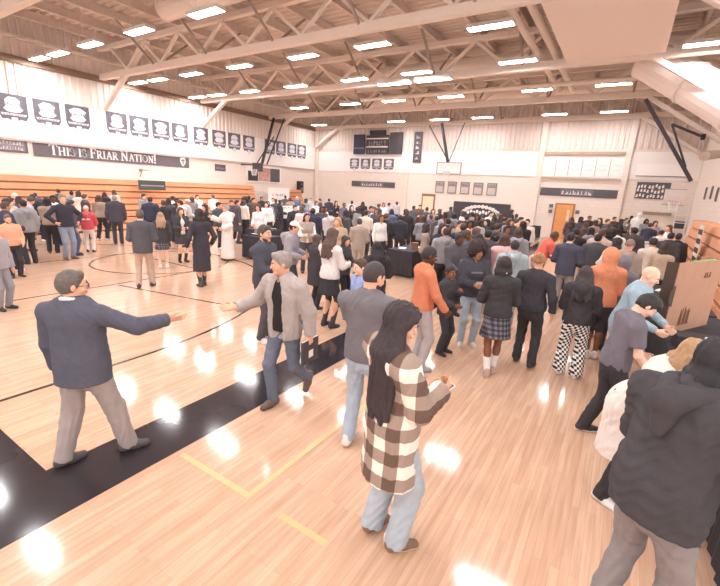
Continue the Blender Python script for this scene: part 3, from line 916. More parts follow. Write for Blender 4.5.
# the big banner on the left wall
t = empty('wall_banner', (XL + .02, 8.25, 3.06)); tag(t, 'long dark grey banner on the left wall reading THIS IS FRIAR NATION!', 'banner')
panel(t, LWf, 'cloth', 0, 7.95, 0, .66, mat('6a6468', .85, var=.12, scale=3))
lettering('This is Friar Nation!', lambda u, v, d: LWf(u, v, d + .022), .62, .12, .46, .37, M_txt, t)
b = MB(); b.prism([(7.52, .58), (7.36, .54), (7.33, .34), (7.40, .18), (7.52, .06), (7.64, .18), (7.71, .34), (7.68, .54)], lambda u, v, d: LWf(u, v, d + .022), .012); b.build('emblem', M_txt, t)
b = MB(); b.prism(rect(7.49, 7.55, .16, .50), lambda u, v, d: LWf(u, v, d + .036), .008); b.prism(rect(7.40, 7.64, .36, .42), lambda u, v, d: LWf(u, v, d + .036), .008); b.build('emblem_cross', mat('6a6468', .85), t)
t = empty('wall_sign', (XL + .02, 6.1, 3.14)); tag(t, 'small dark sign with two rows of lettering left of the long grey banner', 'sign')
panel(t, LWf, 'board', 0, 1.95, 0, .62, mat('6a6468', .85)); panel(t, LWf, 'lettering_strip', .1, 1.85, .08, .52, mat('8a8488', .8), .02, .006)
scrawl(t, LWf, .2, 1.78, .32, .48, M_txt, .027, 13, 2); scrawl(t, LWf, .2, 1.78, .11, .25, M_txt, .027, 15, 3)
t = empty('wall_sign', (XL + .02, 18.1, 3.02)); tag(t, 'tiny dark plate on the left wall right of the long grey banner', 'sign')
panel(t, LWf, 'board', 0, .85, 0, .42, M_darkcloth); scrawl(t, LWf, .08, .77, .12, .3, M_grey, .021, 7, 4)

# championship pennants
M_pen = mat('6a6870', .85, var=.3, scale=5); M_penw = mat('dcd9de', .8, var=.05); M_peng = mat('8f8f9b', .8)
def pennant(loc, to3, w, hg, label, group, var):
    t = empty('pennant', loc); tag(t, label, 'pennant', group)
    S = lambda P: [(x * w, y * hg) for x, y in P]
    b = MB(); b.prism(S([(-.5, 1), (.5, 1), (.5, .24), (.40, .07), (.20, .10), (0, -.06), (-.20, .10), (-.40, .07), (-.5, .24)][::-1]), to3, .02); b.build('cloth', M_pen, t)
    k = .05 * ((var * 7) % 3)
    b = MB(); b.prism(S([(-.26 - k, .78), (-.12, .90), (.12, .90), (.26 + k, .78), (.24, .56), (.34, .46), (.22, .36), (.10, .34), (-.10, .34), (-.22, .36), (-.34, .46), (-.24, .56)][::-1]), lambda u, v, d: to3(u, v, d + .021), .006); b.build('crest', M_penw, t)
    b = MB(); b.prism(S([(-.44, .30), (.44, .30), (.40, .22), (-.40, .22)][::-1]), lambda u, v, d: to3(u, v, d + .021), .006); b.prism(S([(-.10, .16), (.10, .16), (.12, .06), (0, -.16), (-.12, .06)][::-1]), lambda u, v, d: to3(u, v, d + .021), .006); b.build('white_border', M_penw, t)
    scrawl(t, to3, -.30 * w, .30 * w, .60 * hg, .70 * hg, M_peng, .028, 6, var); scrawl(t, to3, -.36 * w, .36 * w, .235 * hg, .29 * hg, M_pen, .028, 8, var + 40)
PY = [7.72, 8.98, 10.24, 12.06, 13.24, 14.48, 15.68, 17.11, 18.48, 19.72, 21.0, 23.04, 24.21, 25.45, 26.6]
NTH = ['first', 'second', 'third', 'fourth', 'fifth', 'sixth', 'seventh', 'eighth', 'ninth', 'tenth', 'eleventh', 'twelfth', 'thirteenth', 'fourteenth', 'fifteenth']
for i, y in enumerate(PY):
    pennant((XL + .055, y, 4.42), LWf, 1.04, 1.10, 'dark and white crested pennant high on the left wall, %s from the left' % NTH[i], 'pennants along the left wall', i)
for i, x in enumerate((-18.95, -17.9, -16.85, -15.8)):
    pennant((x, YF - .045, 3.82), FWf, .86, .86, 'small crested pennant under the scoreboard on the far wall, %s from the left' % NTH[i], 'pennants under the scoreboard', i + 20)

# far wall: scoreboard, banners, plaques, doors
t = empty('scoreboard', (-16.85, YF - .12, 5.0)); tag(t, 'dark scoreboard in three panels high on the far wall', 'scoreboard')
panel(t, FWf, 'left_panel', -2.15, -1.15, 0, 1.45, M_navy, 0, .1); panel(t, FWf, 'centre_panel', -.98, .98, 0, 1.38, M_dark, 0, .1); panel(t, FWf, 'right_panel', 1.08, 2.15, 0, 1.55, M_dark, 0, .1)
panel(t, FWf, 'top_panel', -.7, .7, 1.40, 1.72, M_dark, 0, .1)
for v in (.48, 1.08): panel(t, FWf, 'white_line', -.98, .98, v, v + .09, M_txt, .101, .01)
for k, v in enumerate((.12, .62, .80)): scrawl(t, FWf, -.8, .8, v, v + .2, M_grey, .101, 7, 50 + k)
panel(t, FWf, 'white_line', -2.15, -1.15, .42, .47, M_grey, .101, .01)
t = empty('wall_banner', (-17.15, YF - .02, 2.53)); tag(t, 'short dark banner with grey lettering under the four small pennants', 'banner')
panel(t, FWf, 'cloth', -2.0, 2.0, 0, .42, M_darkcloth); panel(t, FWf, 'grey_centre', -1.15, 1.0, .03, .39, M_mid, .02, .006); scrawl(t, FWf, -1.05, .9, .1, .32, M_txt, .027, 9, 60)
t = empty('wall_banner', (-13.45, YF - .1, 4.4)); tag(t, 'narrow vertical dark banner right of the scoreboard', 'banner')
panel(t, FWf, 'cloth', -.33, .33, 0, 2.15, M_darkcloth)
for k in range(5): scrawl(t, FWf, -.18, .18, .25 + k * .36, .47 + k * .36, M_txt, .021, 1, 70 + k)
for i in range(5):
    t = empty('wall_plaque', (-11.5 + i * .93, YF - .02, 2.36)); tag(t, 'grey framed plaque on the far wall, %s from the left of the row of five' % NTH[i], 'plaque', 'five grey plaques on the far wall')
    panel(t, FWf, 'frame', -.33, .33, 0, .82, mat('8e8480', .6), 0, .04); panel(t, FWf, 'picture', -.25, .25, .07, .50, mat('c3b9b4', .7), .041, .006); panel(t, FWf, 'nameplate', -.25, .25, .57, .75, mat('aaa09b', .7), .041, .006); scrawl(t, FWf, -.2, .2, .6, .72, M_mid, .048, 5, 80 + i)
t = empty('backdrop', (-8.3, YF - .2, 0)); tag(t, 'wide black backdrop with white balloon-like lettering arch behind the crowd', 'backdrop')
panel(t, FWf, 'cloth', -1.95, 1.95, .05, 1.86, M_dark, 0, .04); MB().box(-1.9, -1.8, -.2, .15, 0, .05).build('foot', M_dark, t); MB().box(1.8, 1.9, -.2, .15, 0, .05).build('foot', M_dark, t)
b = MB()
rs = random.Random(3)
for k in range(16):
    a = PI * k / 15; c = (-1.25 * math.cos(a) , 1.02 + .58 * math.sin(a))
    b.prism(arcp(c[0], c[1], .10 + .05 * rs.random(), .10 + .04 * rs.random(), 0, 330, 9), lambda u, v, d: FWf(u, v, d + .041), .05)
b.build('white_arch', M_txt, t)
b = MB()
for k in range(9): b.prism(arcp(-.85 + .21 * k, 1.18 + .08 * (k % 2), .09, .12, 0, 330, 8), lambda u, v, d: FWf(u, v, d + .041), .04)
b.build('white_lettering', M_txt, t)
t = empty('wall_banner', (-2.62, YF - .02, 2.56)); tag(t, 'long dark banner with grey lettering above the orange door', 'banner')
panel(t, FWf, 'cloth', -2.1, 2.1, 0, .48, M_darkcloth); panel(t, FWf, 'grey_centre', -.95, .85, .06, .42, M_mid, .02, .006); scrawl(t, FWf, -.88, .78, .12, .36, M_txt, .027, 8, 90)
for i in range(6):
    t = empty('wall_banner', (-4.38 + i * .72, YF - .07, 3.74)); tag(t, 'white hanging banner above the orange door, %s from the left of six' % NTH[i], 'banner', 'six white banners on the far wall')
    b = MB(); b.prism(rect(-.31, .31, 0, 1.05) if i < 5 else [(-.31, .3), (.0, 0), (.31, .3), (.31, 1.05), (-.31, 1.05)], FWf, .02); b.build('cloth', mat('f4eeea', .8, var=.02), t)
    panel(t, FWf, 'side_edge', .312, .34, .02, 1.03, M_grey, 0, .02); scrawl(t, FWf, -.2, .2, .62, .72, mat('d3cccb', .8), .021, 4, 100 + i); scrawl(t, FWf, -.2, .2, .36, .46, mat('d3cccb', .8), .021, 4, 120 + i)
t = empty('wall_mural', (1.1, YF - .02, 2.65)); tag(t, 'dark wall mural full of small white figures at far right', 'mural')
panel(t, FWf, 'board', -.78, .78, 0, .9, M_darkcloth, 0, .03)
b = MB(); rs = random.Random(9)
for k in range(26):
    u, v = -.68 + (k % 9) * .165 + rs.uniform(-.03, .03), .14 + (k // 9) * .26 + rs.uniform(-.05, .05)
    b.prism([(u - .05, v - .07), (u + .05, v - .05), (u + .03, v + .03), (u + .05, v + .09), (u - .02, v + .10), (u - .05, v + .03)], lambda a, c, d: FWf(a, c, d + .031), .01)
b.build('white_figures', M_txt, t)
tag(MB().box(.85, 2.2, YF - .12, YF, 1.80, 1.95).build('wall_ledge', mat('a08c80', .6)), 'grey brown ledge on the far wall below the mural', 'ledge')
t = empty('white_wall_panel', (1.3, YF - .07, 3.9)); tag(t, 'wide white panel on the far wall above the mural', 'panel'); panel(t, FWf, 'panel_face', -1.15, 1.15, 0, .62, mat('f6f1ee', .6, var=.02)); panel(t, FWf, 'lower_edge', -1.15, 1.15, -.06, -.005, M_grey)
# far doors
t = struct(empty('door_1', (-3.15, YF - .01, 0))); panel(t, FWf, 'door_frame', -.56, .56, 0, 2.14, mat('a77b58', .6), 0, .04); panel(t, FWf, 'door_leaf', -.46, .46, .02, 2.05, mat('dd9a62', .5, var=.1), .041, .03); panel(t, FWf, 'door_window', .16, .30, 1.1, 1.75, mat('e7c9ae', .3), .072, .006); panel(t, FWf, 'door_handle', -.40, -.34, .98, 1.12, M_grey, .072, .04)
t = struct(empty('door_2', (-12.3, YF - .01, 0))); panel(t, FWf, 'door_frame', -.52, .52, 0, 2.25, mat('8a6a52', .6), 0, .04); panel(t, FWf, 'door_leaf', -.42, .42, .02, 2.08, mat('e6d3b4', .5), .041, .03); panel(t, FWf, 'door_handle', .30, .36, .98, 1.12, M_grey, .072, .04)
for i, (x, z, l) in enumerate(((-3.95, 1.84, 'upper small dark wall box left of the orange door'), (-3.95, 1.50, 'lower small dark wall box left of the orange door'), (-2.42, 1.56, 'small dark wall box right of the orange door'))):
    t = empty('wall_box', (x, YF - .01, z)); tag(t, l, 'wall box'); panel(t, FWf, 'box', -.10, .10, 0, .2, M_dark, 0, .09); panel(t, FWf, 'lid', -.08, .08, .02, .18, M_mid, .091, .01)

# left wall fittings
t = empty('wall_display', (XL + .02, 20.75, 2.42)); tag(t, 'white framed display with two dark panels on the left wall above the bleachers', 'display')
panel(t, LWf, 'frame', 0, 3.5, 0, 1.2, mat('efe7e1', .6), 0, .05); panel(t, LWf, 'left_panel', .12, 1.05, .1, .78, M_dark, .051, .02); panel(t, LWf, 'right_panel', 2.3, 3.3, .1, 1.05, M_darkcloth, .051, .02); panel(t, LWf, 'centre_panel', 1.1, 2.25, .12, 1.05, mat('c79c92', .8, var=.5, scale=6), .051, .02)
t = empty('loudspeaker', (XL, 26.3, 1.75)); tag(t, 'black loudspeaker on the left wall near the far corner', 'speaker')
MB().box(.05, .40, -.22, .22, 0, .95).build('cabinet', M_black, t); MB().tube([(.401, 0, .3), (.42, 0, .3)], .17, 20).build('woofer', M_mid, t); MB().tube([(.401, 0, .72), (.415, 0, .72)], .08, 16).build('tweeter', M_mid, t); MB().box(0, .05, -.08, .08, .35, .6).build('bracket', M_mid, t)
t = empty('practice_hoop', (XL + .02, 13.1, 2.75)); tag(t, 'bare grey hoop ring fixed to the left wall above the bleachers', 'hoop')
MB().tube([(.40 + .23 * math.cos(a), .23 * math.sin(a), 0) for a in np.linspace(0, 2 * PI, 25)], .018, 8).build('ring', mat('9a8b84', .5), t); MB().box(0, .18, -.06, .06, -.08, .06).build('mount', mat('9a8b84', .5), t); MB().bar((0, 0, -.35), (.2, 0, -.02), .03).build('strut', mat('9a8b84', .5), t)

def bleachers(name, x0, dirx, y0, y1, rows, rh, label, depth=.11):
    """folded bleachers: a stack of plank fronts stepping back a little"""
    t = empty(name, (x0, y0, 0)); tag(t, label, 'bleachers')
    for r in range(rows):
        o = dirx * r * depth
        b = MB(); a0, a1 = sorted((o, o + dirx * .10)); b.box(a0, a1, 0, y1 - y0, r * rh + .045, (r + 1) * rh - .02)
        p = b.build('plank_front', mat('dd9f78', .42, var=.14, scale=1.6), t)
        b = MB(); a0, a1 = sorted((o + dirx * .02, o + dirx * (rows * depth - r * depth + .42))); b.box(a0, a1, .01, y1 - y0 - .01, r * rh, r * rh + .045); b.build('riser_gap', mat('8a5c42', .7), t)
    b = MB(); a0, a1 = sorted((dirx * .12, dirx * (rows * depth + .42))); b.box(a0, a1, .02, y1 - y0 - .02, 0, .05); b.build('base', M_dark, t)
    b = MB(); o = dirx * (rows - 1) * depth; a0, a1 = sorted((o + dirx * .1, o + dirx * .5)); b.box(a0, a1, 0, y1 - y0, rows * rh - .07, rows * rh - .02); b.build('top_seat', mat('d9895a', .45, var=.1, scale=2), t)
    return t
bleachers('folded_bleachers', -21.75, -1, -8.5, 20.9, 7, .315, 'long folded orange wooden bleachers along the left wall')
bleachers('folded_bleachers', -21.75, -1, 24.1, 26.0, 7, .29, 'short folded orange bleacher section right of the white banner stand')
rb = bleachers('folded_bleachers', 2.02, 1, 9.3, 20.2, 6, .315, 'folded orange wooden bleachers along the right wall', .05)
b = MB()
for k in range(5): b.box(-.02, -.002, 6.05, 6.75, .5 + k * .27, .5 + k * .27 + .15)
b.build('black_step', M_black, rb)
b = MB(); b.box(-.012, 0, 6.0, 6.8, .3, 1.86); b.build('aisle_panel', mat('d8ccc3', .6), rb)
t = empty('bleacher_sign', (-21.62, 12.2, 1.72)); tag(t, 'dark green board hung on the left bleachers under the grey banner', 'sign'); MB().box(-.05, 0, 0, 1.5, 0, .5).build('board', mat('4c524d', .7), t); MB().box(0, .006, .1, 1.4, .2, .26).build('pale_line', M_grey, t)
t = empty('roll_up_banner', (-21.5, 21.4, 0)); tag(t, 'tall white roll-up banner stand where the left bleachers end', 'banner stand')
MB().box(-.01, .01, 0, 2.2, .1, 2.12).build('cloth', mat('f5f0ec', .7, var=.02), t); MB().box(-.12, .12, 0, 2.2, 0, .1).build('foot', M_grey, t); MB().bar((0, 1.1, .1), (-.02, 1.1, 2.1), .03).build('pole', M_grey, t); scrawl(t, LWf, .4, 1.8, 1.55, 1.75, mat('cfa9a4', .8), .012, 6, 140)

# hoops
def rim_net(t, c, d):
    MB().tube([(c[0] + .225 * math.cos(a), c[1] + .225 * math.sin(a), c[2]) for a in np.linspace(0, 2 * PI, 25)], .012, 8).build('rim', mat('d9784a', .5), t)
    b = MB()
    for k in range(12):
        a0 = 2 * PI * k / 12; a1 = a0 + PI / 6
        for s_ in (a1, a0 - PI / 6): b.tube([(c[0] + .22 * math.cos(a0), c[1] + .22 * math.sin(a0), c[2]), (c[0] + .13 * math.cos(s_), c[1] + .13 * math.sin(s_), c[2] - .4)], .006, 4)
    b.build('net', M_txt, t)
M_glass = mat('ece7e4', .2, var=.01); 
t = empty('basketball_hoop', (-10.4, 27.0, 3.6)); tag(t, 'folded basketball hoop hanging before the far wall above the plaques', 'basketball hoop')
b = MB(); b.box(-.86, .86, -.03, .03, 0, .05); b.box(-.86, .86, -.03, .03, .72, .77); b.box(-.86, -.81, -.03, .03, 0, .77); b.box(.81, .86, -.03, .03, 0, .77); b.build('backboard_frame', M_grey, t)
MB().box(-.81, .81, -.012, .012, .05, .72).build('backboard', M_glass, t)
MB().bar((.05, .08, .1), (-1.0, .5, 3.3), .14).build('mast', M_black, t); MB().bar((.05, .08, .6), (-1.9, .5, 3.2), .06).build('brace', M_dark, t); MB().bar((-.1, .08, .7), (.6, .5, 3.3), .05).build('brace', M_dark, t); rim_net(t, (0, -.35, .12), -1)
t = empty('basketball_hoop', (-21.3, 20.6, 3.05)); tag(t, 'side hoop folded up at the left wall on dark diagonal arms', 'basketball hoop')
MB().bar((0, 0, .5), (-.9, 2.1, 3.85), .14).build('mast', M_black, t); MB().bar((.0, .5, .6), (.1, 2.1, 3.8), .07).build('brace', M_dark, t); MB().bar((-.3, -.2, .55), (-.9, 2.1, 2.6), .06).build('brace', M_dark, t); MB().bar((0, 0, .52), (-1.66, -.3, .52), .08).build('wall_arm', M_dark, t); MB().box(-.5, .45, -.35, -.31, .1, .62).build('backboard', M_glass, t); MB().bar((-.5, -.33, .36), (.45, -.33, .36), .05, .56).build('backboard_edge', M_dark, t); rim_net(t, (0, -.68, .2), -1)
t = empty('basketball_hoop', (1.75, 22.6, 2.75)); tag(t, 'side hoop folded up at the right wall on a thick black diagonal arm', 'basketball hoop')
MB().bar((.40, 0, .65), (-1.85, .05, 4.0), .14).build('mast', M_dark, t)
MB().tube([(-.72, -.02, 2.95), (.42, -.02, 2.42)], .05, 8).build('brace', M_dark, t); MB().tube([(-.72, -.02, 2.95), (.1, -.02, 1.2)], .04, 8).build('brace', M_dark, t)
MB().tube([(.36, -.02, 2.42), (.50, -.02, 2.42)], .12, 12).build('winch', M_black, t)
MB().box(-.42, .30, -.12, -.06, -.35, .28).build('backboard', mat('d8d0cb', .4), t); MB().box(-.45, .33, -.06, .0, -.38, -.34).build('frame_rail', M_grey, t); MB().box(-.45, .33, -.06, .0, .27, .31).build('frame_rail', M_grey, t); rim_net(t, (-.05, -.4, -.2), -1)
t = empty('climbing_frame', (2.35, YF - .4, 0)); tag(t, 'white ladder-like frame in the far right corner', 'frame')
for x in (0, .5): MB().box(x, x + .05, 0, .05, 0, 2.9).build('rail', M_txt, t)
for k in range(7): MB().box(.05, .5, .01, .04, .3 + k * .38, .34 + k * .38).build('rung', M_txt, t)
MB().box(.06, .49, .045, .06, 1.15, 1.55).build('dark_panel', M_dark, t)
for i, (y, z) in enumerate(((21.6, 2.6), (23.0, 2.7), (24.6, 2.7))):
    t = empty('wall_plate', (XR, y, z)); tag(t, 'narrow dark plate on the right wall, %s from the viewer' % NTH[i], 'plate', 'narrow plates on the right wall'); MB().box(-.05, 0, 0, .16, 0, .55).build('plate', M_mid, t); MB().box(-.06, -.05, .03, .13, .05, .5).build('slot', M_dark, t)

# ------------------------------------------------------------------ tables and what lies on them
M_cloth = mat('3c393d', .85, var=.2, scale=6, bump=.2)
def table(x0, x1, y0, y1, label, hgt=.75, group='black-draped tables', over=0.0):
    t = empty('folding_table', ((x0 + x1) / 2, (y0 + y1) / 2, 0)); tag(t, label, 'table', group)
    w, l = (x1 - x0) / 2, (y1 - y0) / 2
    MB().box(-w + .02, w - .02, -l + .02, l - .02, hgt - .045, hgt - .012).build('tabletop', mat('cfc6bf', .6), t)
    for sx in (-1, 1):
        for sy in (-1, 1): MB().tube([(sx * (w - .10), sy * (l - .12), 0), (sx * (w - .10), sy * (l - .12), hgt - .05)], .018, 8).build('leg', M_grey, t)
    # cloth with soft vertical folds
    per = []; 
    P = [(-w, -l), (w, -l), (w, l), (-w, l)]
    for (a, b_), (c, d) in zip(P, P[1:] + P[:1]):
        n_ = max(4, int(math.hypot(c - a, d - b_) / .07))
        per += [(a + (c - a) * i / n_, b_ + (d - b_) * i / n_) for i in range(n_)]
    vs = [(x, y, hgt) for x, y in per]; rs_ = random.Random(int(x0 * 77 + y0 * 31))
    for i, (x, y) in enumerate(per):
        k = .012 + .022 * (i % 2) + .008 * rs_.random(); L = math.hypot(x / w, y / l)
        vs.append((x + k * (1 if x > 0 else -1) * (abs(x) > w - .01), y + k * (1 if y > 0 else -1) * (abs(y) > l - .01), .05))
    n_ = len(per)
    fs = [tuple(range(n_))] + [(i, n_ + i, n_ + (i + 1) % n_, (i + 1) % n_) for i in range(n_)]
    mesh_obj('tablecloth', vs, fs, M_cloth, t)
    return t
def item(kind, x, y, z, rzv, label, cat, **k):
    t = empty(kind, (x, y, z), math.radians(rzv)); tag(t, label, cat, k.get('group'))
    if kind == 'laptop':
        MB().box(-.16, .16, -.11, .11, 0, .018).build('base', M_mid, t); MB().box(-.14, .14, -.02, .09, .018, .021).build('keyboard', M_dark, t)
        MB().bar((0, .11, .02), (0, .19, .22), .32, .012).build('lid', M_mid, t); MB().bar((0, .102, .03), (0, .18, .215), .29, .006).build('screen', mat('c9d2d6', .3), t)
    elif kind == 'paper_stack':
        for q in range(3): MB().box(-.11 + q * .006, .10 + q * .006, -.15, .15, q * .006, q * .006 + .005).build('sheet', mat('f2eee9', .8, var=.02), t)
    elif kind == 'display_board':
        w, hh = k.get('w', .5), k.get('h', .9); m = k.get('m', mat('f1ece8', .8, var=.02))
        MB().box(-w, w, -.006, .006, 0, hh).build('centre_panel', m, t); MB().bar((-w, 0, hh / 2), (-w - .22, -.26, hh / 2), .012, hh).build('side_panel', m, t); MB().bar((w, 0, hh / 2), (w + .22, -.26, hh / 2), .012, hh).build('side_panel', m, t)
        scrawl(t, lambda u, v, d: (u, -.006 - d, v), -w * .7, w * .7, hh * .8, hh * .92, M_mid, 0, 7, 150)
    elif kind == 'water_bottle':
        c = k.get('c', 'aab4cf'); MB().tube([(0, 0, 0), (0, 0, .16), (0, 0, .19)], [.036, .036, .02], 14).build('bottle_body', mat(c, .25), t, True); MB().tube([(0, 0, .19), (0, 0, .225)], .02, 12).build('cap', mat('e9e6e4', .5), t)
    elif kind == 'tray':
        a = MB(); a.box(-.2, .2, -.15, .15, 0, .01); a.box(-.2, .2, -.15, -.14, .01, .05); a.box(-.2, .2, .14, .15, .01, .05); a.box(-.2, -.19, -.15, .15, .01, .05); a.box(.19, .2, -.15, .15, .01, .05); a.build('pan', M_black, t)
        MB().box(-.17, .17, -.12, .12, .011, .035).build('papers', mat('ddd6cf', .8), t)
    elif kind == 'storage_box':
        w, l, hh = k.get('w', .2), k.get('l', .15), k.get('h', .2); m = k.get('m', M_black)
        a = MB(); a.box(-w, w, -l, l, 0, hh); a.build('box_body', m, t); MB().box(-w - .01, w + .01, -l - .01, l + .01, hh, hh + .025).build('lid', k.get('lm', m), t)
    return t
TT = .752
table(-5.55, -4.75, 10.25, 11.75, 'black-draped table with papers behind the man in the orange sweater')
item('paper_stack', -5.3, 10.7, TT, 20, 'white papers on the black table behind the orange sweater man', 'papers'); item('paper_stack', -4.98, 11.35, TT, -30, 'second sheet pile at the far end of the same black table', 'papers')
item('storage_box', -5.0, 10.9, TT, 10, 'small brown box standing on the black table behind the orange sweater man', 'box', w=.09, l=.07, h=.16, m=mat('8a5d44', .7))
table(-10.2, -9.2, 9.0, 9.8, 'black-draped table just right of the white-robed man')
item('tray', -9.9, 9.3, TT, 15, 'black tray of papers on the table beside the white-robed man', 'tray'); item('laptop', -9.45, 9.45, TT, 160, 'open laptop on the table beside the white-robed man', 'laptop')
table(-11.6, -10.5, 10.4, 11.2, 'black-draped table behind the man in the navy sweater'); item('paper_stack', -11.2, 10.7, TT, 0, 'papers on the table behind the navy sweater man', 'papers'); item('tray', -10.8, 10.9, TT, 40, 'black tray on the table behind the navy sweater man', 'tray')
table(-14.6, -13.0, 15.0, 15.8, 'black-draped table carrying the upright white board'); item('display_board', -14.05, 15.35, TT, 60, 'upright white folding board on the black table left of centre', 'display board', w=.4, h=.62)
table(-13.9, -12.4, 19.6, 20.4, 'black-draped table below the short dark banner on the far wall'); item('paper_stack', -13.2, 19.9, TT, 0, 'papers on the black table below the short dark banner', 'papers'); item('water_bottle', -12.75, 20.0, TT, 0, 'small bottle on the black table below the short dark banner', 'bottle')
table(-20.2, -19.3, 6.9, 8.3, 'black-draped table before the left bleachers'); item('paper_stack', -19.8, 7.5, TT, 0, 'papers on the black table before the left bleachers', 'papers')
table(-5.2, -4.1, 26.2, 26.9, 'black-draped table by the far wall left of the orange door'); item('paper_stack', -4.6, 26.5, TT, 0, 'papers on the black table left of the orange door', 'papers'); item('storage_box', -4.95, 26.5, TT, 0, 'white box on the black table left of the orange door', 'box', w=.12, l=.1, h=.18, m=M_txt)
table(.40, 1.25, 14.7, 16.6, 'black-draped table behind the bald man'); item('display_board', .8, 16.2, TT, -5, 'white folding board on the table behind the bald man', 'display board', w=.3, h=.45); item('paper_stack', .75, 15.2, TT, 25, 'papers on the table behind the bald man', 'papers')
table(.72, 1.50, 5.55, 7.95, 'long black-draped table at right holding the tall cardboard board'); table(.72, 1.50, 8.1, 10.4, 'farther black-draped table at right behind the cardboard board'); table(.95, 1.68, 3.0, 5.4, 'nearest black-draped table at right beside the blonde woman')
M_card = mat('aa836c', .85, var=.12, scale=5)
t = empty('display_board', (.98, 6.88, TT), math.radians(61.0)); tag(t, 'tall brown cardboard folding display board standing on the right-hand table', 'display board')
MB().box(-.60, .60, -.008, .008, 0, .95).build('centre_panel', M_card, t)
MB().bar((-.60, 0, .475), (-.63, .12, .475), .014, .95).build('side_panel', mat('4f4038', .85), t)
MB().bar((.60, 0, .475), (.70, .30, .475), .014, .95).build('side_panel', M_card, t)
b = MB(); b.prism(arcp(-.56, .52, .12, .14, 90, 270, 10), lambda u, v, d: (u, -.009 - d, v), .004); b.build('round_notch', mat('4f4038', .85), t)
scrawl(t, lambda u, v, d: (u, -.0085 - d, v), -.28, .0, .10, .36, mat('7d5c48', .85), 0, 6, 160, 'faint_print'); scrawl(t, lambda u, v, d: (u, -.0085 - d, v), .12, .30, .72, .80, mat('7d5c48', .85), 0, 3, 161, 'faint_print')
b = MB(); b.box(-.25, .35, -.014, .014, .95, .965); b.build('green_tape', mat('8fae6a', .7), t)
item('storage_box', .98, 6.02, TT, 8, 'low black box in front of the cardboard board', 'box', w=.20, l=.13, h=.13)
item('water_bottle', 1.12, 5.82, TT, 0, 'pale blue water bottle right of the low black box', 'bottle', c='9aa6cc'); item('water_bottle', 1.03, 5.74, TT, 0, 'clear bottle just left of the pale blue water bottle', 'bottle', c='d9d6d6')
item('laptop', .96, 8.5, TT, 75, 'open laptop on the table behind the cardboard board', 'laptop'); item('tray', .93, 9.1, TT, 80, 'tray of papers on the table behind the cardboard board', 'tray'); item('paper_stack', .95, 9.7, TT, 70, 'papers at the far end of the table behind the cardboard board', 'papers')
item('paper_stack', 1.2, 4.9, TT, 15, 'papers on the nearest right-hand table beside the low black box', 'papers')
